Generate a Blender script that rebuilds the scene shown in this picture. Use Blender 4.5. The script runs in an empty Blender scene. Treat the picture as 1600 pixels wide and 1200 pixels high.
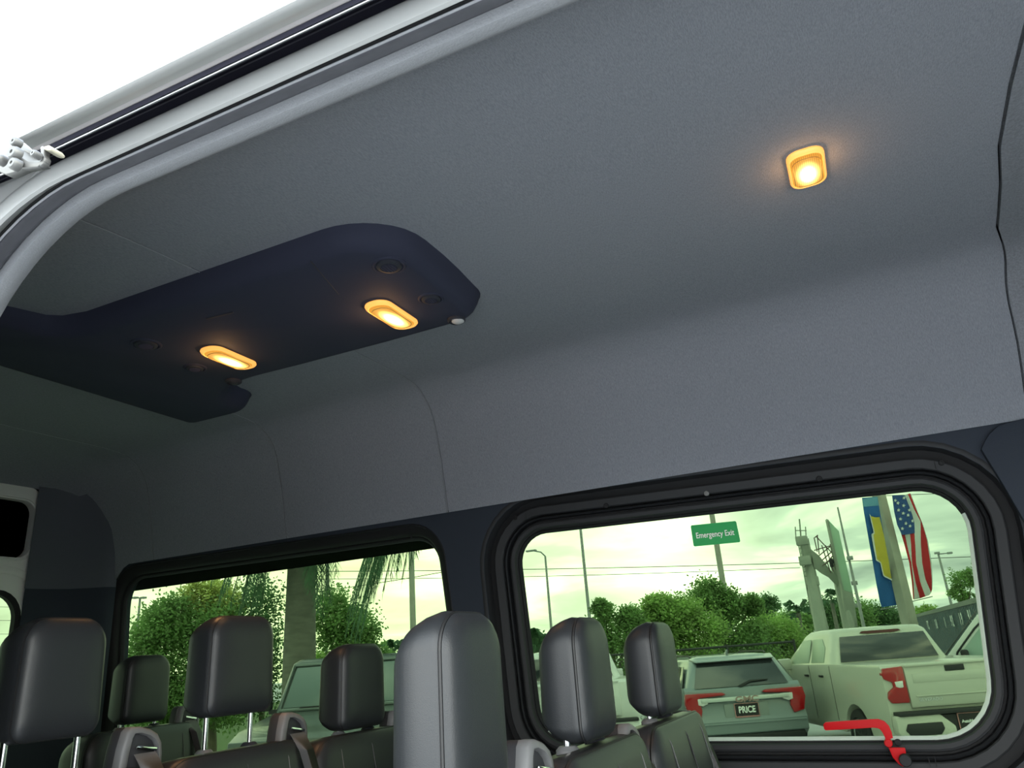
import bpy, bmesh, math, random
from mathutils import Vector, Matrix
from mathutils.geometry import tessellate_polygon
random.seed(7)
S = bpy.context.scene
COL = S.collection
PI = math.pi
# ---------------------------------------------------------------- camera
FL = 1180.0
PITCH = math.atan(430/FL); ROLL = math.atan(.075); YAW = math.radians(23.5)
EYE = Vector((0, 0, 1.8))
VD = Vector((-math.sin(YAW)*math.cos(PITCH), math.cos(YAW)*math.cos(PITCH), math.sin(PITCH)))
_r0 = Vector((math.cos(YAW), math.sin(YAW), 0)); _u0 = _r0.cross(VD)
RT = _r0*math.cos(ROLL) - _u0*math.sin(ROLL)
UP = _u0*math.cos(ROLL) + _r0*math.sin(ROLL)
cd = bpy.data.cameras.new('camera'); cam = bpy.data.objects.new('camera', cd); COL.objects.link(cam)
cam.matrix_world = Matrix(((RT.x, UP.x, -VD.x, EYE.x), (RT.y, UP.y, -VD.y, EYE.y), (RT.z, UP.z, -VD.z, EYE.z), (0, 0, 0, 1)))
cd.sensor_width = 36; cd.lens = FL/1600*36; cd.clip_start = .02; cd.clip_end = 2000
S.camera = cam
def ray(x, y): return VD + RT*((x-800)/FL) - UP*((y-600)/FL)
def onY(x, y, Y): d = ray(x, y); return EYE + d*(Y/d.y)
def onX(x, y, X): d = ray(x, y); return EYE + d*(X/d.x)
def onZ(x, y, Z): d = ray(x, y); return EYE + d*((Z-EYE.z)/d.z)
def at(x, y, dep): return EYE + ray(x, y)*dep
GZ = -.06      # ground level outside; the van floor is at .70
# ---------------------------------------------------------------- view, sky
S.view_settings.view_transform = 'Standard'; S.view_settings.look = 'None'
S.view_settings.gamma = 1; S.view_settings.use_curve_mapping = False
S.view_settings.exposure = 0.0
SKY = 10.8
def build_world():
    w = bpy.data.worlds.new('sky'); S.world = w; w.use_nodes = True
    nt = w.node_tree; N = nt.nodes; L = nt.links; N.clear()
    out = N.new('ShaderNodeOutputWorld'); bg = N.new('ShaderNodeBackground'); L.new(bg.outputs[0], out.inputs[0])
    tc = N.new('ShaderNodeTexCoord'); sep = N.new('ShaderNodeSeparateXYZ'); L.new(tc.outputs['Generated'], sep.inputs[0])
    def m(op, a, b=None, c=False):
        n = N.new('ShaderNodeMath'); n.operation = op; n.use_clamp = c
        for i, v in enumerate((a, b)):
            if v is None: continue
            if isinstance(v, (int, float)): n.inputs[i].default_value = v
            else: L.new(v, n.inputs[i])
        return n.outputs[0]
    zc = m('ADD', m('MAXIMUM', sep.outputs[2], 0.0), .16)
    cx = m('DIVIDE', sep.outputs[0], zc); cy = m('DIVIDE', sep.outputs[1], zc)
    cb = N.new('ShaderNodeCombineXYZ'); L.new(cx, cb.inputs[0]); L.new(cy, cb.inputs[1])
    nz = N.new('ShaderNodeTexNoise'); L.new(cb.outputs[0], nz.inputs['Vector'])
    nz.inputs['Scale'].default_value = .95; nz.inputs['Detail'].default_value = 5; nz.inputs['Roughness'].default_value = .5
    nz.inputs['Distortion'].default_value = .35
    cr = N.new('ShaderNodeValToRGB'); L.new(nz.outputs[0], cr.inputs[0])
    e = cr.color_ramp.elements
    e[0].position = .38; e[0].color = (.27, .30, .32, 1)
    e[1].position = .64; e[1].color = (1.25, 1.2, 1.02, 1)
    x = e.new(.51); x.color = (.49, .53, .53, 1)
    zr = N.new('ShaderNodeMapRange'); L.new(sep.outputs[2], zr.inputs[0]); zr.inputs[1].default_value = .35; zr.inputs[2].default_value = .9
    zm = N.new('ShaderNodeMix'); zm.data_type = 'RGBA'; zm.blend_type = 'MULTIPLY'; L.new(zr.outputs[0], zm.inputs[0]); L.new(cr.outputs[0], zm.inputs[6]); zm.inputs[7].default_value = (.92, 1.0, 1.16, 1)
    # evening glow low in the sky behind the rear quarter
    gd = N.new('ShaderNodeVectorMath'); gd.operation = 'DOT_PRODUCT'; L.new(tc.outputs['Generated'], gd.inputs[0])
    g = (ray(470, 880)).normalized(); gd.inputs[1].default_value = g
    gp = m('POWER', m('MAXIMUM', gd.outputs['Value'], 0.0), 22.0)
    gd2 = N.new('ShaderNodeVectorMath'); gd2.operation = 'DOT_PRODUCT'; L.new(tc.outputs['Generated'], gd2.inputs[0])
    gd2.inputs[1].default_value = ray(1050, 895).normalized()
    gp2 = m('POWER', m('MAXIMUM', gd2.outputs['Value'], 0.0), 170.0)
    mx = N.new('ShaderNodeMix'); mx.data_type = 'RGBA'; mx.blend_type = 'ADD'; L.new(gp, mx.inputs[0])
    L.new(zm.outputs[2], mx.inputs[6]); mx.inputs[7].default_value = (.60, .53, .27, 1)
    mx2 = N.new('ShaderNodeMix'); mx2.data_type = 'RGBA'; mx2.blend_type = 'ADD'; L.new(gp2, mx2.inputs[0])
    L.new(mx.outputs[2], mx2.inputs[6]); mx2.inputs[7].default_value = (.7, .64, .52, 1)
    L.new(mx2.outputs[2], bg.inputs[0]); bg.inputs[1].default_value = SKY
build_world()
S.cycles.max_bounces = 10; S.cycles.diffuse_bounces = 5; S.cycles.transparent_max_bounces = 24
S.cycles.caustics_reflective = False; S.cycles.caustics_refractive = False
S.cycles.sample_clamp_indirect = 6
S.cycles.use_denoising = True

# ---------------------------------------------------------------- materials
MATS = {}
def mat(name, col, rough=.6, metal=0, bump=0, bscale=200, var=0, vscale=3, spec=.5, emit=None, es=0, coat=0, streak=None):
    if name in MATS: return MATS[name]
    m = bpy.data.materials.new(name); m.use_nodes = True; nt = m.node_tree; N = nt.nodes; L = nt.links
    b = N['Principled BSDF']
    b.inputs['Base Color'].default_value = (*col, 1); b.inputs['Roughness'].default_value = rough
    b.inputs['Metallic'].default_value = metal; b.inputs['Specular IOR Level'].default_value = spec
    b.inputs['Coat Weight'].default_value = coat
    tc = N.new('ShaderNodeTexCoord')
    if var:
        n = N.new('ShaderNodeTexNoise'); n.inputs['Scale'].default_value = vscale; n.inputs['Detail'].default_value = 4
        mp = N.new('ShaderNodeMapping'); L.new(tc.outputs['Object'], mp.inputs[0]); L.new(mp.outputs[0], n.inputs['Vector'])
        if streak: mp.inputs['Scale'].default_value = streak
        r = N.new('ShaderNodeValToRGB'); L.new(n.outputs[0], r.inputs[0])
        r.color_ramp.elements[0].position = .3; r.color_ramp.elements[1].position = .7
        r.color_ramp.elements[0].color = (*[c*(1-var) for c in col], 1)
        r.color_ramp.elements[1].color = (*[min(1, c*(1+var)) for c in col], 1)
        L.new(r.outputs[0], b.inputs['Base Color'])
    if bump:
        n = N.new('ShaderNodeTexNoise'); n.inputs['Scale'].default_value = bscale; n.inputs['Detail'].default_value = 3
        L.new(tc.outputs['Object'], n.inputs['Vector'])
        bp = N.new('ShaderNodeBump'); bp.inputs['Strength'].default_value = bump; bp.inputs['Distance'].default_value = .002
        L.new(n.outputs[0], bp.inputs['Height']); L.new(bp.outputs[0], b.inputs['Normal'])
    if emit: b.inputs['Emission Color'].default_value = (*emit, 1); b.inputs['Emission Strength'].default_value = es
    MATS[name] = m; return m
def glass(name, col, refl=.06, rough=0):
    m = bpy.data.materials.new(name); m.use_nodes = True; N = m.node_tree.nodes; L = m.node_tree.links; N.clear()
    o = N.new('ShaderNodeOutputMaterial'); t = N.new('ShaderNodeBsdfTransparent'); t.inputs[0].default_value = (*col, 1)
    g = N.new('ShaderNodeBsdfGlossy'); g.inputs['Roughness'].default_value = rough; g.inputs[0].default_value = (1, 1, 1, 1)
    f = N.new('ShaderNodeLayerWeight'); f.inputs['Blend'].default_value = .15
    mm = N.new('ShaderNodeMath'); mm.operation = 'MULTIPLY_ADD'; L.new(f.outputs['Fresnel'], mm.inputs[0]); mm.inputs[1].default_value = .22; mm.inputs[2].default_value = 0
    x = N.new('ShaderNodeMixShader'); L.new(mm.outputs[0], x.inputs[0]); L.new(t.outputs[0], x.inputs[1]); L.new(g.outputs[0], x.inputs[2])
    L.new(x.outputs[0] if refl else t.outputs[0], o.inputs[0]); MATS[name] = m; return m
FABRIC = mat('headliner_fabric', (.242, .251, .280), .95, bump=.5, bscale=420, var=.16, vscale=260, spec=.1, streak=(3, .6, .6))
FABRIC2 = mat('headliner_fabric_front', (.215, .222, .242), .95, bump=.5, bscale=420, var=.16, vscale=260, spec=.1)
BANDM = mat('door_edge_fabric', (.29, .295, .31), .95, bump=.3, bscale=480, var=.05, vscale=500, spec=.1)
DARKP = mat('dark_trim_plastic', (.026, .033, .046), .75, bump=.2, bscale=500, spec=.3)
CONS = mat('console_plastic', (.033, .036, .060), .8, bump=.15, bscale=500, spec=.25)
CONS2 = mat('console_plastic_dark', (.030, .032, .042), .7, spec=.3)
BLACK = mat('black_rubber', (.012, .012, .013), .7, spec=.3)
FRAME = mat('window_frame_plastic', (.015, .016, .018), .55, bump=.1, bscale=300, spec=.22)
FRAME2 = mat('window_frame_satin', (.024, .025, .027), .6, spec=.28)
RUBBER = mat('grey_door_rubber', (.115, .115, .13), .5, var=.12, vscale=40, spec=.5)
WHITE = mat('white_body_paint', (.46, .46, .45), .35, coat=.4, var=.02, vscale=2)
INWHITE = mat('door_inner_paint', (.78, .78, .72), .45, coat=.2, var=.03, vscale=3)
NAVY = mat('track_recess', (.05, .048, .075), .7)
BRIGHT = mat('polished_rail', (.75, .75, .75), .35, metal=1)
STEEL = mat('zinc_steel', (.17, .17, .165), .45, metal=.7)
CHROME = mat('chrome', (.85, .86, .86), .12, metal=1)
BEIGE = mat('beige_sealer', (.45, .42, .42), .6)
LEATH = mat('charcoal_leatherette', (.021, .023, .026), .40, bump=.16, bscale=900, spec=.5)
LEATHF = mat('charcoal_fabric_panel', (.045, .05, .05), .8, bump=.3, bscale=500, spec=.2)
PIPE = mat('seat_piping', (.012, .012, .013), .5)
STITCH = mat('seat_seam', (.10, .105, .10), .7)
GUIDE = mat('belt_guide_plastic', (.16, .16, .165), .5)
GUIDEB = mat('belt_guide_body', (.035, .035, .04), .6)
BELT = mat('seat_belt_webbing', (.11, .105, .105), .8, bump=.3, bscale=900)
RED = mat('red_lever_plastic', (.50, .005, .008), .5, spec=.15)
SEALLIT = mat('lit_glass_edge', (.62, .68, .62), .35)
FLOORM = mat('van_floor_vinyl', (.16, .16, .16), .7, var=.1, vscale=20)
PGLASS = glass('privacy_glass_green', (.320, .378, .296), refl=0)
CGLASS = glass('dimmed_cab_glass', (.45, .50, .48))  # unseen cab panes, darkened to cut the light on the seat fronts
UGLASS = glass('upper_door_dark_glass', (.012, .014, .018))

# ---------------------------------------------------------------- geometry helpers
class G:
    def __init__(s): s.v = []; s.f = []; s.mi = []
    def add(s, vs, fs, mi=0):
        o = len(s.v); s.v += [Vector(v) for v in vs]; s.f += [tuple(i+o for i in f) for f in fs]; s.mi += [mi]*len(fs); return s
    def box(s, c, d, M=None, mi=0):
        c = Vector(c); h = Vector(d)/2
        vs = [Vector((x*h.x, y*h.y, z*h.z)) for x in (-1, 1) for y in (-1, 1) for z in (-1, 1)]
        if M is not None: vs = [M @ v for v in vs]
        return s.add([v+c for v in vs], [(0, 1, 3, 2), (4, 6, 7, 5), (0, 4, 5, 1), (2, 3, 7, 6), (0, 2, 6, 4), (1, 5, 7, 3)], mi)
    def loft(s, rings, closed=True, cap=True, mi=0, wrap=False):
        n = len(rings[0]); vs = [v for r in rings for v in r]; fs = []
        R = len(rings)
        for i in range(R if wrap else R-1):
            a = i*n; b = ((i+1) % R)*n
            for j in range(n if closed else n-1):
                k = (j+1) % n; fs.append((a+j, a+k, b+k, b+j))
        s.add(vs, fs, mi)
        if cap and closed and not wrap:
            for r, rev in ((rings[0], True), (rings[-1], False)): s.poly(r[::-1] if rev else r, mi)
        return s
    def poly(s, pts, mi=0):
        pts = [Vector(p) for p in pts]
        t = tessellate_polygon([pts]); return s.add(pts, [tuple(x) for x in t], mi) if len(pts) > 4 else s.add(pts, [tuple(range(len(pts)))], mi)
    def prism(s, pts, vec, mi=0):
        a = [Vector(p) for p in pts]; b = [p+Vector(vec) for p in a]; return s.loft([a, b], True, True, mi)
    def tube(s, pts, r, n=8, cap=True, mi=0, flat=1.0):
        pts = [Vector(p) for p in pts]; rings = []; up = None
        for i, p in enumerate(pts):
            t = (pts[min(i+1, len(pts)-1)]-pts[max(i-1, 0)]).normalized()
            if up is None: up = Vector((0, 0, 1)) if abs(t.z) < .9 else Vector((1, 0, 0))
            a = t.cross(up).normalized(); b = a.cross(t).normalized(); up = b
            rr = r[i] if isinstance(r, (list, tuple)) else r
            rings.append([p+a*(math.cos(2*PI*k/n)*rr)+b*(math.sin(2*PI*k/n)*rr*flat) for k in range(n)])
        return s.loft(rings, True, cap, mi)
    def lathe(s, c, ax, prof, n=20, mi=0):
        c = Vector(c); ax = Vector(ax).normalized(); u = ax.orthogonal().normalized(); w = ax.cross(u)
        return s.loft([[c+ax*h+(u*math.cos(2*PI*k/n)+w*math.sin(2*PI*k/n))*r for k in range(n)] for r, h in prof], True, True, mi)
def mk(name, g, mats, parent=None, smooth=None, bevel=0, world=True, seg=2, ang=35):
    """one mesh object; vertices given in world space (world=True) or in the parent's space"""
    off = Vector((0, 0, 0))
    if parent is not None and world:
        q = parent
        while q is not None: off += Vector(q.location); q = q.parent
    me = bpy.data.meshes.new(name); me.from_pydata([v-off for v in g.v], [], g.f)
    if not isinstance(mats, (list, tuple)): mats = [mats]
    for m in mats: me.materials.append(m)
    if len(mats) > 1: me.polygons.foreach_set('material_index', g.mi)
    bm = bmesh.new(); bm.from_mesh(me)
    bmesh.ops.remove_doubles(bm, verts=bm.verts, dist=1e-5)
    bmesh.ops.recalc_face_normals(bm, faces=bm.faces)
    if bevel:
        es = [e for e in bm.edges if len(e.link_faces) == 2 and e.calc_face_angle(0) > math.radians(30)]
        bmesh.ops.bevel(bm, geom=es, offset=bevel, segments=seg, affect='EDGES', profile=.5, clamp_overlap=True)
    if smooth is None: smooth = True
    if smooth:
        for f in bm.faces: f.smooth = True
        for e in bm.edges:
            if len(e.link_faces) == 2 and e.calc_face_angle(0) > math.radians(ang): e.smooth = False
    bm.to_mesh(me); bm.free(); me.update()
    o = bpy.data.objects.new(name, me); COL.objects.link(o)
    if parent is not None: o.parent = parent
    return o
def tag(o, label=None, cat=None, group=None, kind=None):
    if label: o['label'] = label
    if cat: o['category'] = cat
    if group: o['group'] = group
    if kind: o['kind'] = kind
    return o
def empty(name, loc, rz=0, **k):
    o = bpy.data.objects.new(name, None); COL.objects.link(o); o.location = loc; o.rotation_euler = (0, 0, rz); o.empty_display_size = .1
    return tag(o, **k)
def copy_tree(o, parent=None):
    c = o.copy(); COL.objects.link(c); c.parent = parent
    for ch in [x for x in kids.get(o.name, [])]: copy_tree(ch, c)
    return c
kids = {}
def index_kids():
    kids.clear()
    for o in COL.objects:
        if o.parent: kids.setdefault(o.parent.name, []).append(o)
def plate(outer, holes, vec, mats=None):
    """flat plate with holes: outlines are 3D loops in one plane, thickness vector vec"""
    g = G(); loops = [[Vector(p) for p in l] for l in [outer]+holes]
    allp = [p for l in loops for p in l]
    tris = tessellate_polygon(loops); n = len(allp); vec = Vector(vec)
    g.add(allp+[p+vec for p in allp], [tuple(t) for t in tris]+[tuple(i+n for i in t[::-1]) for t in tris])
    o = 0
    for l in loops:
        m = len(l); g.f += [(o+i, o+(i+1) % m, n+o+(i+1) % m, n+o+i) for i in range(m)]; g.mi += [0]*m; o += m
    return g
def rquad(corners, radii, n=8):
    """rounded quad outline in 2D; corners TL TR BR BL"""
    out = []
    for i in range(4):
        p = Vector(corners[i]); a = Vector(corners[i-1]); b = Vector(corners[(i+1) % 4]); r = radii[i]
        u = (a-p).normalized(); w = (b-p).normalized(); th = u.angle(w)
        d = r/math.tan(th/2); c = p+(u+w).normalized()*(r/math.sin(th/2))
        s0 = p+u*d-c; s1 = p+w*d-c
        a0 = math.atan2(s0.y, s0.x); a1 = math.atan2(s1.y, s1.x); da = (a1-a0+PI) % (2*PI)-PI
        out += [c+Vector((math.cos(a0+da*t/n), math.sin(a0+da*t/n)))*r for t in range(n+1)]
    return out
def off_quad(corners, d):
    """offset a quad outward by d (clockwise TL TR BR BL in x,z with z up)"""
    ln = []
    for i in range(4):
        a = Vector(corners[i]); b = Vector(corners[(i+1) % 4]); t = (b-a).normalized(); nrm = Vector((-t.y, t.x))
        ln.append((a+nrm*d, t))
    out = []
    for i in range(4):
        (p, t), (q, s) = ln[i-1], ln[i]
        den = t.x*s.y-t.y*s.x; w = q-p; k = (w.x*s.y-w.y*s.x)/den; out.append(p+t*k)
    return out
def ring_at(corners, radii, d, Y, n=8):
    o = rquad(off_quad(corners, d), [max(.004, r+d) for r in radii], n)
    return [Vector((p.x, Y, p.y)) for p in o]
def ring_sweep(corners, radii, prof, n=8, closed=False):
    g = G(); rings = [ring_at(corners, radii, d, Y, n) for d, Y in prof]
    g.loft(rings, True, False, wrap=closed); return g
def text(name, s, size, mat_, parent, M, ext=.002, bold=0, sx=1.0, font_off=0):
    c = bpy.data.curves.new(name, 'FONT'); c.body = s; c.size = size; c.extrude = ext; c.align_x = 'CENTER'; c.align_y = 'CENTER'; c.offset = bold
    c.space_character = 1.0
    t = bpy.data.objects.new(name, c); COL.objects.link(t)
    dg = bpy.context.evaluated_depsgraph_get(); dg.update(); me = bpy.data.meshes.new_from_object(t.evaluated_get(dg))
    bpy.data.objects.remove(t); me.name = name; me.transform(Matrix.Scale(sx, 4, (1, 0, 0))); me.transform(M); me.materials.clear(); me.materials.append(mat_)
    o = bpy.data.objects.new(name, me); COL.objects.link(o); o.parent = parent
    return o
def smooth01(t): t = max(0, min(1, t)); return t*t*(3-2*t)
# ================================================================ VAN SHELL
# headliner cross-section (Y, z), near side to far side
HP = [(.46, 2.310), (.50, 2.343), (.56, 2.410), (.60, 2.456), (.64, 2.500), (.66, 2.520), (.68, 2.540), (.70, 2.555), (.73, 2.567), (.80, 2.575), (.90, 2.582), (1.07, 2.591), (1.22, 2.594), (1.40, 2.595),
      (1.54, 2.595), (1.66, 2.597), (1.74, 2.598), (1.79, 2.596), (1.82, 2.592), (1.846, 2.584), (1.872, 2.569), (1.893, 2.555), (1.910, 2.536), (1.923, 2.515), (1.934, 2.491), (1.946, 2.452), (1.959, 2.405), (1.971, 2.345), (1.981, 2.290), (1.9925, 2.231)]
def seamx(y):
    K = [(.4, .362), (1.3, .362), (1.69, .399), (1.87, .430), (1.95, .424), (2.01, .398)]
    for (a, u), (b, v) in zip(K, K[1:]):
        if y <= b: return u+(v-u)*smooth01((y-a)/(b-a))
    return K[-1][1]
def headliner(name, x0, x1, m, parent, nx=12, rear=False, lift=0, bottom=0):
    g = G(); rings = []
    xs = [x0+(x1-x0)*i/nx for i in range(nx+1)]
    for i, x in enumerate(xs):
        e = 0
        xi = x
        top = []
        for j, (y, z) in enumerate(HP):
            dz = 0
            if rear and x < -2.33:
                k = (-2.33-x)/.37; dz = -.085*k*k*max(0, min(1, (z-2.2)/.3))
                if y > 1.9: dz *= .6
                if j == len(HP)-1: dz = bottom*max(0, min(1, (-2.475-x)/.05))
            if i == nx and x1 > 0: xi = seamx(y)-.004
            top.append(Vector((xi, y, z+dz+lift+e)))
        back = [Vector((p.x, p.y+(.010 if p.y > 1.8 else 0), p.z+.012)) for p in reversed(top)]
        rings.append(top+back)
        if i == 0 or i == nx-1: pass
    g.loft(rings, True, False)
    return mk(name, g, m, parent, ang=50)
ceiling = empty('ceiling', (0, 1.22, 2.6), kind='structure')
for (a, b, m) in ((-2.70, -2.3345, FABRIC), (-2.3295, -1.7265, FABRIC), (-1.7215, -1.1105, FABRIC), (-1.1055, .403, FABRIC)):
    headliner('headliner_panel', a, b, m, ceiling, rear=(a < -2.5), bottom=-.06)
# the forward panel starts at a bowed seam
g = G(); rings = []
for i in range(5):
    r = []
    for (y, z) in HP:
        t = (y-.46)/1.54; xs = seamx(y)
        r.append(Vector((xs+(2.3-xs)*i/4 if i else xs, y, z-.004)))
    back = [Vector((p.x, p.y+(.01 if p.y > 1.8 else 0), p.z+.012)) for p in reversed(r)]
    rings.append(r+back)
g.loft(rings, True, False); mk('front_headliner_panel', g, FABRIC2, ceiling, ang=50)
WELT = mat('seam_welt', (.31, .32, .34), .9)
for xs_ in (-2.332, -1.724, -1.108):
    g = G(); g.tube([Vector((xs_, y-(.0006 if y > 1.8 else 0), z-.0004)) for (y, z) in HP], .0010, 6); mk('seam_welt', g, WELT, ceiling)
# dark felt backing over the seams
g = G(); g.loft([[Vector((x, y+(.016 if y > 1.8 else 0), z+.018)) for (y, z) in HP] for x in (-2.70, 2.3)], closed=False, cap=False)
mk('backing', g, BLACK, ceiling)
# ---- outer roof skin and gutter (sliding-door side seen from below)
def zk(slope, y): return 1.8+slope*y
OUT = [(.345, 2.2635), (.338, zk(1.362, .338)), (.326, zk(1.385, .326)), (.322, zk(1.405, .322)), (.330, zk(1.411, .330)), (.40, zk(1.405, .40)), (.50, zk(1.39, .50)), (.62, 2.645), (.80, 2.72), (1.22, 2.745), (1.64, 2.72), (1.86, 2.655), (1.98, 2.55), (2.06, 2.40), (2.10, 2.25), (2.115, 2.15)]
roof = empty('trim_1', (0, 1.22, 2.7), kind='structure')
g = G(); g.loft([[Vector((x, y, z)) for y, z in OUT] for x in (-2.80, 2.45)], closed=False, cap=False)
mk('roof_skin', g, WHITE, roof, ang=60)
g = G(); g.poly([Vector((-2.80, y, z)) for y, z in OUT[6:]]); g.poly([Vector((2.45, y, z)) for y, z in OUT[3:]]); mk('roof_end_panel', g, WHITE, roof)
def strip(name, prof, m, parent, x0=-2.7, x1=2.35, closed=True):
    g = G(); g.loft([[Vector((x, y, z)) for y, z in prof] for x in (x0, x1)], closed=closed, cap=closed); return mk(name, g, m, parent, ang=45)
# sliding door header: beige sealer, black gap, bright rail, dark recess
hd = empty('trim_2', (0, .36, 2.28), kind='structure')
strip('sealer_strip', [(.352, zk(1.327, .352)), (.350, zk(1.331, .350)), (.346, zk(1.349, .346)), (.347, 2.2705), (.36, 2.30)], BEIGE, hd)
strip('gap_strip', [(.362, zk(1.311, .362)), (.360, zk(1.326, .360)), (.37, 2.31), (.38, 2.31)], NAVY, hd, x0=-.85)
g = G(); g.tube([(x, .366, zk(1.305, .366)) for x in (-.86, 2.35)], .0013, 10); mk('guide_rail', g, BRIGHT, hd)
strip('track_channel', [(.405, 2.306), (.44, 2.335), (.4405, 2.370), (.418, 2.370), (.418, 2.374), (.447, 2.374), (.447, 2.325), (.41, 2.302)], NAVY, hd, x0=-.93)
strip('track_lip', [(.432, zk(1.283, .432)), (.430, zk(1.283, .430)), (.430, zk(1.288, .430)), (.432, zk(1.288, .432))], mat('track_lip_metal', (.3, .3, .36), .4, metal=.6), hd, x0=-.9)
# ---- curved door-opening strips
ZB = 2.299; RC = .215; XA = -.645
def dpath(d, Y, n=14):
    """opening outline offset by d, in the plane Y"""
    r = RC+d; k = Y/.45
    pts = [Vector((2.35, Y, ZB+d)), Vector((1.2, Y, ZB+d)), Vector((.4, Y, ZB+d)), Vector((-.2, Y, ZB+d)), Vector((-.45, Y, ZB+d))]
    for i in range(n+1):
        a = PI/2+PI/2*i/n; pts.append(Vector((XA+r*math.cos(a), Y, ZB-RC+r*math.sin(a))))
    pts.append(Vector((XA-r, Y, 1.7))); pts.append(Vector((XA-r, Y, .72)))
    return pts
def dstrip(name, prof, m, parent):
    g = G(); g.loft([dpath(d, y) for d, y in prof], closed=False, cap=False); return mk(name, g, m, parent, ang=50)
dr = empty('door_3', (-.2, .42, .7), kind='structure')
dstrip('headliner_edge_band', [(.012, .475), (.001, .462), (0, .450), (.004, .4485), (.030, .4485)], BANDM, dr)
dstrip('door_seal', [(.030, .450), (.010, .447), (.006, .441), (.003, .434), (-.001, .428), (-.001, .4245), (.001, .4232), (.0025, .425), (.0045, .4238), (.008, .425), (.0095, .429), (.016, .435)], RUBBER, dr)
for nm, y_, d_, r_, m_ in (('seal_shadow_gap', .4180, -.0026, .0015, BLACK), ('seal_highlight_lip', .4195, -.0056, .0012, mat('seal_highlight_grey', (.40, .40, .43), .4)), ('seal_foot', .4400, .0079, .0018, BLACK)):  # pale lip tube carries the seal's highlight in its colour
    g = G(); g.tube([Vector((p.x, y_, p.z)) for p in dpath(d_, y_)], r_, 6); mk(nm, g, m_, dr)
dstrip('seal_groove', [(.012, .4335), (.014, .425), (.030, .43)], BLACK, dr)
dstrip('body_flange', [(.018, .424), (.0005, .420), (-.007, .412), (-.0175, .404), (-.0172, .400), (-.013, .397), (-.006, .396), (-.001, .3965), (.004, .400), (.006, .408)], WHITE, dr)
# outer body side behind the door opening
g = G(); arc = [p for p in dpath(.003, .385) if p.x < -.66]
idx = [p for p in dpath(.002, .4) if p.x < -.75]
ext = [onY(a_, b_, .3985) for a_, b_ in ((-40, 303), (0, 286), (22, 277), (57, 265), (64, 262))]
g.prism([Vector((-2.78, .3985, .5)), Vector((-2.78, .3985, ext[0].z+.01))]+ext+[Vector((p.x, .3985, p.z)) for p in idx]+[Vector((idx[-1].x, .3985, .5))], (0, .02, 0))
mk('body_side_panel', g, WHITE, dr, bevel=.003)
# ---- walls
def YL(pts, Y): return [Vector((x, Y, z)) for x, z in pts]
W2 = [(p.x, p.z) for p in (onY(811, 838, 2.05), onY(1503, 759, 2.05), onY(1552.6, 1149, 2.05), onY(850, 1154, 2.05))]
R2 = [.080, .095, .125, .09]
_a, _b = onY(201, 907, 2.05), onY(683, 841, 2.05)
_c = onY(186, 1185, 2.05); _d = onY(727, 1168, 2.05)
W1 = [(_a.x, _a.z), (_b.x, _b.z), (_d.x, _d.z), (_c.x, _c.z)]
R1 = [.085, .085, .09, .09]
W3 = [(.72, 2.12), (1.75, 2.12), (1.75, 1.55), (.72, 1.55)]; R3 = [.05]*4
wl = plate(YL([(-2.72, 2.24), (2.35, 2.24), (2.35, .68), (-2.72, .68)], 2.0),
           [ring_at(W2, R2, .1005, 2.0), ring_at(W1, R1, .0425, 2.0), ring_at(W3, R3, 0, 2.0)], (0, .10, 0))
tag(mk('wall_far', wl, DARKP), kind='structure')
wn = plate(YL([(-2.72, 2.36), (2.35, 2.36), (2.35, .68), (-2.72, .68)], .452),
           [[Vector((.80, .452, .75)), Vector((.80, .452, ZB+.02))]+[Vector((p.x, .452, p.z)) for p in dpath(.02, .452)[4:-1]]+[Vector((XA-RC-.02, .452, .75))],
            YL([(1.0, 2.1), (1.9, 2.1), (1.9, 1.5), (1.0, 1.5)], .452)], (0, .02, 0))
tag(mk('wall_near', wn, DARKP), kind='structure')
tag(mk('floor', G().box((-.18, 1.22, .675), (5.1, 1.7, .05)), FLOORM), kind='structure')
# front: dash wall with windscreen opening
wf = plate([Vector((2.35, y, z)) for y, z in ((.45, .68), (2.0, .68), (2.0, 2.6), (.45, 2.6))], [[Vector((2.35, y, z)) for y, z in ((.55, 1.45), (1.9, 1.45), (1.9, 2.3), (.55, 2.3))]], (.04, 0, 0))
tag(mk('wall_front', wf, DARKP), kind='structure')
w4 = empty('window_4', (2.37, 1.22, 1.4), kind='structure'); mk('windscreen', G().box((2.37, 1.22, 1.88), (.006, 1.36, .88)), CGLASS, w4)
# ---- windows in the far wall
def pane(corners, radii, Y, d, th=.004):
    return G().prism(ring_at(corners, radii, d, Y), (0, th, 0))
w2 = empty('window_2', (-.3, 2.0, 1.5), kind='structure')
mk('glass_pane', pane(W2, R2, 2.050, .004), PGLASS, w2)
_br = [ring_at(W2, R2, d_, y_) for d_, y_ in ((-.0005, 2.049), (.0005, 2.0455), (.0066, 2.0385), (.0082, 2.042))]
g = G(); g.loft([r_[15:32] for r_ in _br], False, False); mk('glass_edge_bead', g, SEALLIT, w2)  # right and bottom of the bead, catching light painted as a pale colour
g = G(); g.loft([r_[31:]+r_[:16] for r_ in _br], False, False); mk('glass_edge_bead_shaded', g, BLACK, w2)  # same bead along top and left, its shade painted black
mk('sash_gasket', ring_sweep(W2, R2, [(.0078, 2.050), (.0082, 2.0365), (.0115, 2.034), (.013, 2.040)]), BLACK, w2)
mk('sash_frame', ring_sweep(W2, R2, [(.012, 2.05), (.0118, 2.032), (.015, 2.0265), (.024, 2.0245), (.029, 2.027), (.031, 2.035), (.031, 2.05)]), FRAME2, w2)
mk('frame_groove', ring_sweep(W2, R2, [(.030, 2.042), (.050, 2.043)]), BLACK, w2)
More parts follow.
